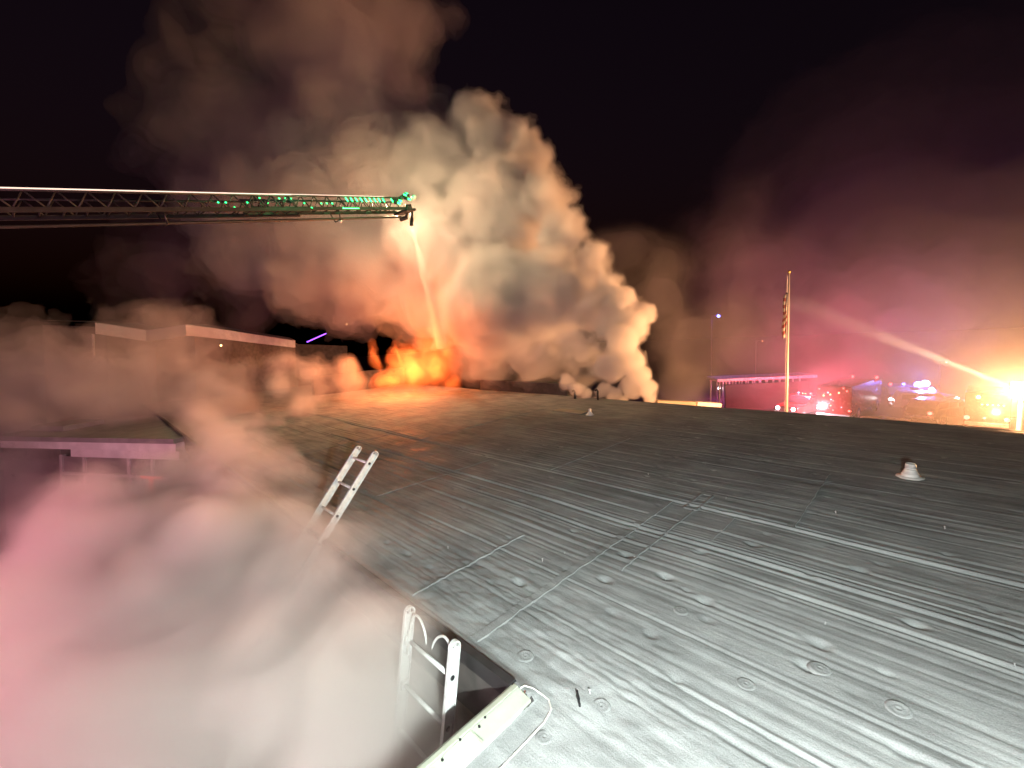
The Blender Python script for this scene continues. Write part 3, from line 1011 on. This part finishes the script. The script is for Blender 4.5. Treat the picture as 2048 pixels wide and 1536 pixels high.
def vehicle(name, label, cat, base, rz, kind, paint, lights, group='emergency vehicles beyond the roof'):
    """front points to local +x; base on the ground. lights: (x, y, z, r, material, name)"""
    t = empty(name, base, label, cat, group, rz)
    if kind == 'engine':
        L2, W2 = 4.2, 1.22
        body = [(-L2, 0.55), (L2, 0.55), (L2, 1.5), (L2 - .12, 2.75), (1.9, 2.8), (1.85, 3.0), (-L2 + .1, 3.0), (-L2, 2.9)]
        wins = [('x', L2, 1.55, 2.5), ('y', 2.2, 3.1, 1.7, 2.5), ('y', 3.25, 3.95, 1.7, 2.5)]
        wh = ((2.9, .52), (-2.3, .52))
    elif kind == 'pickup':
        L2, W2 = 2.75, 0.98
        body = [(-L2, 0.5), (L2, 0.5), (L2, 1.0), (L2 - .1, 1.12), (1.35, 1.2), (0.6, 1.85), (-0.9, 1.88), (-1.05, 1.2), (-L2, 1.18)]
        wins = [('y', -0.7, 0.1, 1.25, 1.72), ('y', 0.2, 0.75, 1.25, 1.6)]
        wh = ((1.75, .4), (-1.7, .4))
    elif kind == 'suv':
        L2, W2 = 2.45, 0.97
        body = [(-L2, 0.45), (L2, 0.45), (L2, 0.95), (L2 - .1, 1.08), (1.2, 1.18), (0.5, 1.78), (-2.0, 1.82), (-2.35, 1.2)]
        wins = [('y', -1.9, -1.0, 1.2, 1.65), ('y', -0.9, 0.0, 1.2, 1.65), ('y', 0.1, 0.65, 1.2, 1.55)]
        wh = ((1.5, .38), (-1.45, .38))
    else:                                   # box-bodied ambulance
        L2, W2 = 3.2, 1.1
        body = [(-L2, 0.5), (L2, 0.5), (L2, 1.15), (2.3, 1.35), (1.6, 2.05), (1.1, 2.1), (1.08, 2.75), (-L2 + .08, 2.8), (-L2, 2.7)]
        wins = [('y', 1.25, 2.0, 1.35, 1.9), ('y', -1.4, -0.5, 1.75, 2.25)]
        wh = ((2.1, .42), (-1.9, .42))
    MB().prism(body, -W2, W2).build('body', paint, t, bevel=0.07)
    for w in wins:
        for sg in (-1, 1):
            if w[0] == 'y':
                MB().box((w[1], sg * W2 - 0.015, w[3]), (w[2], sg * W2 + 0.015, w[4])).build('window', 'glass', t)
            elif sg == 1:
                MB().box((L2 - .10, -W2 * .88, w[2]), (L2 + 0.02, W2 * .88, w[3])).build('windscreen', 'glass', t)
    if kind != 'engine':
        i = 4 if kind != 'ambulance' else 3
        (xa, za), (xb, zb_) = body[i], body[i + 1]
        v = []
        for sg in (-1, 1):
            v += [(xa * .9 + xb * .1 + .02, sg * W2 * .85, za * .9 + zb_ * .1 + .02), (xa * .1 + xb * .9 + .02, sg * W2 * .85, za * .1 + zb_ * .9 + .02)]
        MB().add(v, [(0, 1, 3, 2)]).build('windscreen', 'glass', t)
    for xw, r in wh:
        for sg in (-1, 1):
            wl = MB().tube([(xw, sg * (W2 - .22), r), (xw, sg * (W2 + .02), r)], r, 18).build('wheel', 'rubber', t)
            MB().tube([(xw, sg * (W2 + .02), r), (xw, sg * (W2 + .035), r)], r * .55, 14).build('hub', 'silver_paint', wl)
    MB().box((L2 - .05, -W2 * .95, .42), (L2 + .12, W2 * .95, .68)).build('bumper', 'silver_paint', t, bevel=0.02)
    MB().box((-L2 - .12, -W2 * .95, .42), (-L2 + .05, W2 * .95, .66)).build('bumper', 'silver_paint', t, bevel=0.02)
    for (x, y, z, r, m, nm) in lights:
        MB().ball((x, y, z), r).build(nm, m, t, True)
    return t


def on_ground(px, py, z):
    """ground point under a light seen at a pixel, z metres above ground (lower lot)"""
    p = at(px, py, -6.3 + z)
    return Vector((p.x, p.y, -6.3))


def yaw_to_cam(p, off):
    return math.atan2(CAM_P.y - p.y, CAM_P.x - p.x) + math.radians(off)


# rescue pickup facing the roof with headlights on
b1 = on_ground(1607, 809, 0.95)
vehicle('rescue_pickup', 'pickup with blazing headlights and red beacons just right of the flagpole', 'pickup', b1, yaw_to_cam(b1, -28), 'pickup', 'red_paint',
        [(2.78, .66, .93, .16, 'lens_white', 'headlight'), (2.78, -.66, .93, .16, 'lens_white', 'headlight'), (-.1, .55, 1.98, .11, 'lens_red', 'beacon'), (-.1, -.5, 1.98, .08, 'lens_pink', 'beacon'), (-.1, .1, 1.96, .05, 'lens_amber', 'marker_light'), (-.1, -.15, 1.96, .05, 'lens_amber', 'marker_light')])
lamp('pickup_headlight', b1 + Vector((-2.9, -1.2, 1.1)), (1.0, 0.75, 0.85), 900, 0.2)
lamp('pickup_beacon_light', b1 + Vector((-0.6, 0, 2.8)), (1.0, 0.08, 0.16), 4500, 0.2)
b2 = on_ground(1672, 806, 1.4) + Vector((3, -0.6, 0))
vehicle('fire_engine', 'red fire engine dotted with marker lights behind the pickup', 'fire engine', b2, yaw_to_cam(b2, 165), 'engine', 'red_paint',
        [(-4.24, rng.uniform(-1.1, 1.1), rng.uniform(0.9, 2.9), rng.uniform(.03, .07), rng.choice(('lens_red', 'lens_red', 'lens_amber', 'lens_pink')), 'marker_light') for _ in range(16)] +
        [(3.9, .9, 2.95, .12, 'lens_red', 'beacon'), (3.9, -.9, 2.95, .12, 'lens_red', 'beacon'), (-4.1, -1.1, 1.0, .13, 'lens_red', 'tail_light'), (-4.1, 1.1, 1.0, .13, 'lens_red', 'tail_light')])
b3 = on_ground(1838, 768, 1.95)
vehicle('police_suv', 'patrol car with brilliant blue roof lights in the far lot', 'police car', b3, yaw_to_cam(b3, 60), 'suv', 'navy_paint',
        [(.2, .5, 1.95, .34, 'lens_cyan', 'light_bar_lamp'), (.2, -.5, 1.95, .30, 'lens_blue', 'light_bar_lamp'), (2.5, .7, .8, .14, 'lens_white', 'headlight'), (2.5, -.7, .8, .14, 'lens_white', 'headlight')])
lamp('police_blue_light', b3 + Vector((-0.8, -.2, 2.6)), (0.14, 0.22, 1.0), 2500, 0.2)
b4 = on_ground(1860, 780, 1.95)
vehicle('police_suv', 'nearer patrol car with a single blue lamp at its roof corner', 'police car', b4, yaw_to_cam(b4, 100), 'suv', 'white_paint',
        [(.2, .5, 1.92, .2, 'lens_cyan', 'light_bar_lamp'), (.2, -.5, 1.92, .10, 'lens_blue', 'light_bar_lamp'), (-2.48, .7, .95, .12, 'lens_white', 'reversing_light')])
b5 = on_ground(1792, 775, 1.6)
vehicle('police_suv', 'patrol car with small white and red lamps left of the blue one', 'police car', b5, yaw_to_cam(b5, 20), 'suv', 'navy_paint',
        [(.2, .5, 1.95, .12, 'lens_blue', 'light_bar_lamp'), (.2, -.5, 1.95, .12, 'lens_red', 'light_bar_lamp'), (2.46, .7, .85, .14, 'lens_white', 'headlight'), (2.46, -.7, .85, .10, 'lens_pink', 'headlight')])
b6 = on_ground(1974, 823, 0.95)
vehicle('rescue_truck', 'box-bodied red rescue truck seen from behind with red tail lights beside the flood lamp', 'truck', b6, yaw_to_cam(b6, 180), 'ambulance', 'red_paint',
        [(-3.26, .95, .95, .16, 'lens_red', 'tail_light'), (-3.26, -.95, .95, .15, 'lens_red', 'tail_light'), (-3.26, .1, .98, .09, 'lens_red', 'plate_light'), (-3.2, .45, 2.45, .13, 'lens_amber', 'beacon')] +
        [(-3.25, -.75 + .25 * k, 1.95, .06, 'lens_amber', 'marker_light') for k in range(5)])
lamp('ambulance_tail_light', b6 + Vector((-3.6, -0.2, 1.4)), (1.0, 0.12, 0.05), 1800, 0.2)
b7 = on_ground(1884, 818, 0.9)
vehicle('parked_car', 'dark car with one red tail light showing, left of the rescue truck', 'car', b7, yaw_to_cam(b7, 150), 'suv', 'navy_paint', [(-2.48, -.7, .9, .14, 'lens_red', 'tail_light')])


def lamp_post(name, label, px, py, depth, m, r=0.09, arm=0.9):
    p = atd(px, py, depth)
    t = empty(name, (p.x, p.y, -6.3), label, 'street lamp', 'lamp posts around the lot')
    side = CAM_R @ Vector((1, 0, 0))
    side.z = 0
    q = p - side * arm
    part(MB().tube([(q.x, q.y, -6.3), (q.x, q.y, p.z - 0.5), (q.x, q.y, p.z + .05), p + Vector((0, 0, 0.12))], [0.08, 0.05, 0.04, 0.03], 8), 'post', 'black', t, True)
    part(MB().box((p.x - .12, p.y - .25, p.z + .03), (p.x + .12, p.y + .25, p.z + .16)), 'lamp_head', 'dark_steel', t, bevel=.02)
    part(MB().ball(p, r), 'lamp_lens', m, t, True)
    return p


lp = lamp_post('street_lamp', 'lamp post with a violet-blue beacon glowing in the smoke left of the flagpole', 1437, 632, 55, 'lens_blue', 0.22)
lamp('blue_beacon_light', lp + Vector((-0.6, -.6, 0)), (0.22, 0.10, 1.0), 1000, 0.2)
lamp_post('street_lamp', 'slim lamp post with a small warm lamp above the rescue truck', 1893, 724, 42, 'lens_amber', 0.08, 0.6)
lamp_post('street_lamp', 'faint lamp post with a tiny lamp between flagpole and blue beacon', 1525, 682, 60, 'lens_amber', 0.06)
lamp_post('street_lamp', 'lamp post with a small pink lamp right of the pickup', 1697, 757, 70, 'lens_pink', 0.10)
lamp_post('street_lamp', 'lamp post with a small blue lamp farther right of the pickup', 1709, 766, 72, 'lens_blue', 0.16)
lamp_post('street_lamp', 'lamp post with a white lamp low over the middle of the lot', 1720, 773, 70, 'lens_white', 0.12)

# flood lamp tower
tw = empty('flood_light_tower', (FLOOD.x, FLOOD.y, ground_z(FLOOD.x, FLOOD.y)), 'light tower whose dazzling yellow flood lamp cuts the right picture edge', 'light tower')
gz = ground_z(FLOOD.x, FLOOD.y)
part(MB().tube([(FLOOD.x + .3, FLOOD.y, gz + .6), (FLOOD.x + .3, FLOOD.y, FLOOD.z)], [0.07, 0.04], 10), 'mast', 'dark_steel', tw, True)
part(MB().box((FLOOD.x - .5, FLOOD.y - .9, gz + .35), (FLOOD.x + 1.1, FLOOD.y + .9, gz + 1.3)), 'generator_box', 'white_paint', tw, bevel=.05)
for sy in (-.75, .75):
    part(MB().tube([(FLOOD.x + .3, FLOOD.y + sy * 1.25, gz + .35), (FLOOD.x + .3, FLOOD.y + sy * 1.45, gz + .35)], .35, 16), 'wheel', 'rubber', tw)
part(MB().box((FLOOD.x + .02, FLOOD.y - .24, FLOOD.z - .24), (FLOOD.x + .26, FLOOD.y + .24, FLOOD.z + .24)), 'lamp_head', 'black', tw, bevel=.03)
part(MB().ball((FLOOD.x - .02, FLOOD.y, FLOOD.z), .20, 16, 10), 'lamp_lens', 'lens_flood', tw, True)

# covered walkway with posts and lamps behind the smoke
cw = empty('covered_walkway', on_ground(1500, 812, 0), 'pink-lit covered walkway with slim posts left of the flagpole', 'walkway')
c0, c1 = on_ground(1430, 812, 0), on_ground(1585, 806, 0)
cd = (c1 - c0).normalized()
cn = Vector((-cd.y, cd.x, 0))
CL = (c1 - c0).length
part(MB().bar(c0 + Vector((0, 0, 2.9)) - cd * .3, c1 + Vector((0, 0, 2.9)) + cd * 1.5, 3.0, 0.28), 'canopy_roof', 'fascia', cw)
n = 13
for i in range(n):
    p = c0 + cd * CL * i / (n - 1)
    for sd in (-1.2, 1.2):
        q = p + cn * sd
        part(MB().tube([q, q + Vector((0, 0, 2.76))], 0.075, 8), 'post', 'fascia', cw, True)
wl = c0 + cn * 2.2
part(MB().bar(c0 - cn * 2.6 + Vector((0, 0, 1.3)), c1 - cn * 2.6 + Vector((0, 0, 1.3)), 0.25, 2.6), 'back_wall', 'dark_wall', cw)
for f_, m in ((0.12, 'lens_white'), (0.30, 'lens_white'), (0.36, 'lens_white'), (0.43, 'lens_violet'), (0.9, 'lens_pink')):
    p = c0 + cd * CL * f_ + cn * 1.3 + Vector((0, 0, 1.7))
    part(MB().ball(p, 0.13), 'lamp_lens', m, cw, True)
lamp('walkway_pink_light', c0 + cd * CL * 0.5 + cn * 3.0 + Vector((0, 0, 2.2)), (1.0, 0.12, 0.38), 2200, 0.3)

# hoses and water on the lot
for k, (pts, lb) in enumerate(((((1690, 832), (1720, 835), (1760, 833), (1800, 838), (1822, 840)), 'pale fire hose lying across the lot right of the flagpole'),
                               (((1935, 832), (1960, 829), (1990, 834), (2046, 833)), 'pale fire hose lying on the lot below the rescue truck'))):
    pp_ = [on_ground(x, y, 0.05) + Vector((0, 0, .06)) for x, y in pts]
    sm = []
    for a, b in zip(pp_[:-1], pp_[1:]):
        for u in np.linspace(0, 1, 6)[:-1]:
            sm.append(a.lerp(b, u) + Vector((0.15 * math.sin(u * 6), 0.15 * math.sin(u * 5 + k), 0)))
    tag(MB().tube(sm, 0.07, 8).build('fire_hose', 'hose', None, True), lb, 'hose', 'hoses on the lot')


# ------------------------------------------------------------------ smoke, fire and haze
YAW = Matrix.Rotation(math.radians(-45), 4, 'Z')
YINV = YAW.inverted()


def smoke(name, blobs, voxel, shells, colour, disp=0.9, vscale=0.8, nscale=1.2, warp=1.6, wscale=0.35, aniso=0.0, vdetail=2, ndetail=4, vrough=0.5, nmix=1.0):
    """A smoke body: nested billowing skins, each filled with an even participating medium, so it thickens inward.
    blobs: (centre, radius, peak 0-1, softness 0-1, stretch); shells: (level, density, colour of emission, strength)"""
    t = bpy.data.node_groups.new(name, 'GeometryNodeTree')
    t.interface.new_socket('Geometry', in_out='INPUT', socket_type='NodeSocketGeometry')
    t.interface.new_socket('Geometry', in_out='OUTPUT', socket_type='NodeSocketGeometry')
    N, L = t.nodes.new, t.links.new

    def mth(op, *a):
        n = N('ShaderNodeMath')
        n.operation = op
        for i, x in enumerate(a):
            if isinstance(x, (int, float)):
                n.inputs[i].default_value = x
            else:
                L(x, n.inputs[i])
        return n.outputs[0]

    def vm(op, *a, out=0):
        n = N('ShaderNodeVectorMath')
        n.operation = op
        for i, x in enumerate(a):
            if isinstance(x, (tuple, Vector)):
                n.inputs[i].default_value = x
            else:
                L(x, n.inputs[i])
        return n.outputs[out]

    def noise(vec, s, d, r=0.55):
        n = N('ShaderNodeTexNoise')
        n.inputs['Scale'].default_value = s
        n.inputs['Detail'].default_value = d
        n.inputs['Roughness'].default_value = r
        L(vec, n.inputs['Vector'])
        return n
    pos = N('GeometryNodeInputPosition').outputs[0]
    P = pos
    if warp:
        P = vm('MULTIPLY_ADD', vm('SUBTRACT', noise(pos, wscale, 2).outputs['Color'], (.5, .5, .5)), (warp, warp, warp), pos)
    dsp = mth('MULTIPLY_ADD', noise(P, nscale, ndetail, 0.64).outputs[0], disp * nmix, -disp * 0.5 * nmix)
    if vscale:
        vo = N('ShaderNodeTexVoronoi')
        vo.feature = 'F1'
        vo.inputs['Scale'].default_value = vscale
        vo.inputs['Detail'].default_value = vdetail
        vo.inputs['Roughness'].default_value = vrough
        L(P, vo.inputs['Vector'])
        dsp = mth('ADD', dsp, mth('MULTIPLY_ADD', vo.outputs['Distance'], -disp, disp * 0.5))
    tot = None
    loc = []
    for (c, r, dens, soft, st) in blobs:
        c = YINV @ Vector(c)
        loc.append((c, r, st))
        q = vm('SUBTRACT', P, tuple(c))
        if st != (1, 1, 1):
            q = vm('MULTIPLY', q, tuple(1.0 / x for x in st))
        s = mth('SUBTRACT', r, vm('LENGTH', q, out=1))
        s = mth('MULTIPLY_ADD', dsp, min(1.0, r / 1.5), s)
        m = N('ShaderNodeMapRange')
        m.interpolation_type = 'SMOOTHSTEP'
        L(s, m.inputs['Value'])
        m.inputs[1].default_value = 0
        m.inputs[2].default_value = max(0.12, soft * r)
        m.inputs[3].default_value = 0
        m.inputs[4].default_value = dens
        tot = m.outputs[0] if tot is None else mth('MAXIMUM', tot, m.outputs[0])
    pad = 0.35 + disp * 0.4
    mn = [min(c[i] - r * st[i] for c, r, st in loc) - pad for i in range(3)]
    mx = [max(c[i] + r * st[i] for c, r, st in loc) + pad for i in range(3)]
    vc = N('GeometryNodeVolumeCube')
    L(tot, vc.inputs['Density'])
    vc.inputs['Min'].default_value = mn
    vc.inputs['Max'].default_value = mx
    for i, k in enumerate('XYZ'):
        vc.inputs['Resolution ' + k].default_value = max(8, int((mx[i] - mn[i]) / voxel))
    me_ = bpy.data.meshes.new(name)
    jn = N('GeometryNodeJoinGeometry')
    for sh in shells:
        m = volume_mat(name, colour, sh[1], aniso)
        if len(sh) > 2:
            pv = m.node_tree.nodes['Principled Volume']
            pv.inputs['Emission Color'].default_value = (*sh[2], 1)
            pv.inputs['Emission Strength'].default_value = sh[3]
            m.cycles.emission_sampling = 'NONE'
        me_.materials.append(m)
        v2m = N('GeometryNodeVolumeToMesh')
        v2m.inputs['Threshold'].default_value = sh[0]
        L(vc.outputs[0], v2m.inputs[0])
        sm = N('GeometryNodeSetMaterial')
        sm.inputs['Material'].default_value = m
        L(v2m.outputs[0], sm.inputs[0])
        L(sm.outputs[0], jn.inputs[0])
    out = N('NodeGroupOutput')
    L(jn.outputs[0], out.inputs[0])
    ob = bpy.data.objects.new(name, me_)
    ob.matrix_world = YAW
    C.objects.link(ob)
    md = ob.modifiers.new('smoke', 'NODES')
    md.node_group = t
    return ob


ONE = (1, 1, 1)


def B(x, y, d, r, dens=1.0, soft=0.3, st=ONE):
    return (atd(x, y, d), r * d / FOC, dens, soft, st)


# dense billowing column
pl = [B(*a, soft=0.35) for a in ((1235, 645, 15.3, 60), (1220, 580, 15.8, 58), (1185, 530, 16.4, 66),
                                (1120, 478, 17, 80), (1090, 400, 18, 80), (1055, 325, 19, 80), (1040, 255, 19.5, 44), (965, 265, 20, 90), (1205, 735, 15, 50), (1170, 620, 16, 80), (930, 215, 20, 48))]
pl += [B(*a, dens=1.0, soft=0.35) for a in ((870, 350, 20.5, 125), (1000, 420, 20, 150), (880, 500, 20.5, 150), (990, 610, 18.6, 150), (1100, 590, 17.4, 130))]
pl += [B(*a, dens=0.45, soft=0.6) for a in ((960, 715, 17.6, 100), (1070, 715, 16.4, 100), (1160, 755, 15.4, 60))]
pl += [B(*a, dens=0.6, soft=0.6) for a in ((1150, 695, 15.8, 90), (1185, 740, 15.2, 60))]
pl += [B(*a, dens=0.5, soft=0.6) for a in ((770, 380, 21, 160), (670, 440, 22, 170), (560, 440, 23, 160), (760, 540, 21, 140), (620, 560, 22.5, 120), (850, 600, 20.5, 130), (700, 620, 23, 90), (490, 500, 23.5, 120), (640, 330, 23, 140), (430, 420, 24, 100))]
ob = smoke('smoke_plume', pl, 0.125, ((0.03, 0.12), (0.18, 0.35), (0.45, 0.7), (0.75, 1.2)), (0.96, 0.94, 0.92), disp=0.62, vscale=0.8, nscale=1.3, warp=1.2, wscale=0.5, vdetail=3, vrough=0.62, ndetail=5, nmix=1.9)
tag(ob, 'huge billowing smoke column rising from the far roof', 'smoke', kind='stuff')

# crisp cauliflower smoke boiling out along the far roof edge
es = [B(*a, soft=0.25) for a in ((1299, 799, 14.3, 20), (1292, 778, 14.4, 26), (1276, 752, 14.5, 33), (1258, 722, 14.7, 42), (1246, 685, 14.9, 50), (1262, 650, 15.1, 46), (1286, 630, 15.2, 33), (1240, 610, 15.4, 48), (1225, 735, 14.9, 40),
                                 (1134, 765, 14.6, 24), (1152, 777, 14.5, 24), (1172, 789, 14.4, 20), (1192, 799, 14.3, 13), (1205, 778, 14.5, 22), (1226, 789, 14.4, 22), (1246, 798, 14.3, 17), (1262, 775, 14.5, 28))]
ob = smoke('roof_edge_smoke', es, 0.05, ((0.05, 0.6), (0.45, 2.0)), (0.95, 0.92, 0.89), disp=0.38, vscale=2.1, nscale=3.0, warp=0.45, wscale=1.2, vdetail=2, vrough=0.6, nmix=1.6)
tag(ob, 'cauliflower smoke boiling out along the far roof edge', 'smoke', kind='stuff')

# thin high smoke drifting up and left
hi = [B(*a, dens=d_, soft=1.0) for a, d_ in (((640, 110, 24, 260), 1.0), ((520, 260, 25, 230), 1.0), ((800, 40, 24, 140), 1.0), ((370, 330, 26, 140), 0.6), ((760, 240, 22, 180), 1.0), ((600, -80, 25, 280), 0.9), ((330, 560, 27, 170), 0.4), ((480, 590, 26, 130), 0.5))]
ob = smoke('high_smoke', hi, 0.4, ((0.04, 0.04), (0.14, 0.075), (0.3, 0.12), (0.55, 0.18)), (0.90, 0.86, 0.82), disp=3.6, vscale=0.25, nscale=0.35, warp=3.0, wscale=0.15, vdetail=1, nmix=1.5)
tag(ob, 'thin brown smoke drifting up and left above the column', 'smoke', kind='stuff')
# dim bank right of the column
bk = [B(*a, dens=d_, soft=0.9) for a, d_ in (((1240, 500, 26, 80), 0.8), ((1290, 590, 26, 120), 0.9), ((1400, 690, 26, 130), 0.8), ((1340, 770, 22, 75), 1.0), ((1390, 790, 20, 45), 1.0), ((1500, 560, 32, 160), 0.6), ((1520, 710, 32, 170), 0.7), ((1680, 620, 34, 200), 0.6), ((1850, 640, 34, 260), 0.6), ((1720, 750, 34, 150), 0.7), ((1600, 790, 33, 100), 0.8), ((1780, 790, 33, 110), 0.8), ((1950, 780, 31, 130), 0.7), ((1450, 640, 27, 130), 0.6), ((1440, 770, 24, 80), 0.7), ((1350, 660, 24, 110), 0.7), ((1480, 500, 30, 150), 0.45), ((1750, 470, 36, 420), 0.13), ((1980, 480, 34, 420), 0.13))]
ob = smoke('smoke_bank', bk, 0.45, ((0.015, 0.0022), (0.055, 0.003), (0.10, 0.005), (0.2, 0.010), (0.33, 0.017), (0.52, 0.04)), (0.88, 0.83, 0.83), disp=2.4, vscale=0.3, nscale=0.45, warp=3.0, wscale=0.2, vdetail=0, ndetail=3, nmix=2.0)
tag(ob, 'dim reddish smoke bank right of the column', 'smoke', kind='stuff')

# smoke in the court
cs = [((-3.4, 6.0, -2.4), 1.7, 1.0, 0.5, (3.4, 3.6, 1.05)), ((-2.0, 4.2, -2.0), 1.5, 1.0, 0.5, (2.6, 2.2, 1.0)), ((0.0, 5.4, -1.5), 1.2, 1.0, 0.5, (1.7, 3.0, 1.0)), ((-1.5, 10.0, -2.7), 1.5, 1.0, 0.6, (2.6, 2.4, 0.95)), ((-5.5, 10.0, -2.5), 1.6, 0.8, 0.6, (2.2, 2.2, 1.0))]
for i in range(16):
    x = rng.uniform(-6.5, 0.8)
    y = rng.uniform(2.6, 10.5)
    z = -0.9 + rng.uniform(-0.5, 0.35) - 0.10 * max(0, -x - 1) - 0.05 * (y - 3)
    cs.append(((x, y, z), rng.uniform(0.9, 1.5), rng.uniform(0.6, 1.0), 0.7, (1.2, 1.2, 0.75)))
for i in range(12):
    y = 2.95 + i * 0.64
    cs.append(((1.05 + rng.uniform(-.15, .2), y, -0.55 + rng.uniform(-.1, .1) - 0.015 * i), 1.34, 1.0, 0.4, ONE))
    cs.append(((0.0 + rng.uniform(-.3, .3), y + .3, -0.80 + rng.uniform(-.2, .2)), 1.4, 1.0, 0.45, ONE))
cs += [((1.0, 2.3, -1.0), 0.6, 1.0, 0.4, ONE), ((1.15, 2.7, -0.62), 0.75, 0.42, 0.8, ONE), ((0.7, 2.1, -0.8), 0.7, 0.5, 0.8, ONE), ((1.35, 2.2, -0.55), 0.5, 0.3, 0.8, ONE)]
for i in range(5):
    cs.append(((1.6 + rng.uniform(-.2, .3), 8.0 + i * 1.1, 0.25 + 0.1 * i), 0.85, 0.75, 0.9, ONE))
for i in range(7):
    cs.append(((1.75 + rng.uniform(-.1, .35), 5.0 + i * 0.75, 0.05 + 0.07 * i), 0.55 + 0.05 * i, 0.5, 0.9, ONE))
cs += [((1.95, 4.4, 0.08), 0.55, 0.45, 1.0, (1.3, 1.3, 0.8)), ((1.8, 3.3, 0.0), 0.4, 0.4, 1.0, ONE), ((-2.4, 3.6, -0.8), 1.2, 1.0, 0.6, ONE), ((-4.5, 12.5, -2.6), 1.7, 0.9, 0.7, (2.2, 2.0, 0.95)), ((-1.0, 12.5, -2.9), 1.5, 0.9, 0.7, (2.2, 1.8, 0.95)), ((-8.5, 11.0, -2.4), 1.8, 0.9, 0.7, (2.0, 2.0, 1.0))]
ob = smoke('court_smoke', cs, 0.11, ((0.04, 0.22), (0.22, 0.4), (0.48, 0.7), (0.78, 1.0)), (0.97, 0.93, 0.88), disp=0.55, vscale=1.1, nscale=1.7, warp=1.1, wscale=0.8, vdetail=2, ndetail=5, nmix=2.2)
tag(ob, 'thick pale pink smoke filling the court below the ladders', 'smoke', kind='stuff')
dr = [B(*a, dens=d_, soft=0.9) for a, d_ in (((560, 725, 16, 60), 1.0), ((620, 740, 16, 60), 0.9), ((560, 775, 15, 65), 0.8), ((690, 755, 17.0, 62), 0.9), ((640, 790, 15.5, 70), 0.9), ((590, 825, 13.8, 75), 0.9), ((700, 795, 16.5, 45), 0.6), ((525, 860, 12.3, 80), 0.9), ((475, 910, 11, 80), 0.9), ((430, 965, 10, 85), 0.8), ((420, 800, 15, 150), 0.6), ((250, 780, 15, 170), 0.6), ((90, 780, 15, 190), 0.6), ((330, 700, 17, 150), 0.4), ((80, 950, 13, 190), 0.6), ((250, 960, 12.5, 140), 0.4))]
ob = smoke('drifting_smoke', dr, 0.15, ((0.03, 0.12), (0.16, 0.2), (0.32, 0.35), (0.6, 0.7)), (0.93, 0.90, 0.88), disp=1.1, vscale=0.9, nscale=1.3, ndetail=5, nmix=1.9, warp=1.1, wscale=0.5, vdetail=2)
tag(ob, 'grey puffs drifting from the court towards the flames', 'smoke', kind='stuff')

# flames
fr = [B(*a, dens=d_, soft=1.0, st=st) for a, d_, st in (((780, 760, 17.5, 40), 0.9, (1.2, 1, .8)), ((830, 745, 17.4, 48), 1.0, (1, 1, 1.1)), ((872, 735, 17.2, 45), 1.0, (.9, 1, 1.3)), ((895, 700, 17.2, 32), 0.9, (.8, 1, 1.6)), ((752, 720, 17.8, 18), 0.9, (.7, 1, 2.2)), ((797, 715, 17.6, 17), 1.0, (.7, 1, 2.4)), ((860, 690, 17.4, 38), 0.6, (1, 1, 1.4)), ((905, 765, 17.0, 27), .9, (1, 1, .8)), ((835, 730, 17.8, 80), 0.26, (1.1, .8, .8)), ((890, 720, 17.6, 60), 0.4, (.8, .8, 1.2)))]
ob = smoke('fire', fr, 0.05, ((0.05, 0.15, (1.0, 0.09, 0.008), 0.22), (0.3, 0.2, (1.0, 0.12, 0.01), 0.5), (0.58, 0.3, (1.0, 0.16, 0.018), 0.9), (0.76, 0.3, (1.0, 0.25, 0.035), 1.4)), (0.9, 0.6, 0.4), disp=0.95, vscale=0, nscale=2.8, warp=0.9, wscale=1.3, ndetail=5)
tag(ob, 'orange flames burning through the far left of the roof', 'fire', kind='stuff')

# lamps of the engines parked in the court: pink light from the left below
lamp('court_engine_red_light', (-6.5, 7.5, 0.4), (1.0, 0.24, 0.38), 1400, 0.3)
lamp('court_engine_white_light', (-7.5, 4.0, 2.0), (1.0, 0.62, 0.72), 1300, 0.3)


# thin lit air round the flood tower
lh = [((FLOOD.x + 1, FLOOD.y + 1, FLOOD.z + 1.0), 9.0, 1.0, 0.9, (1, 1, 0.75))]
ob = smoke('lamp_haze', lh, 0.6, ((0.05, 0.0016), (0.35, 0.0018), (0.7, 0.001)), (0.9, 0.87, 0.85), disp=3.0, vscale=0.2, nscale=0.25, warp=2.0, wscale=0.2, vdetail=0, ndetail=2, aniso=0.3)
tag(ob, 'thin smoky air glowing round the flood lamp', 'haze', kind='stuff')
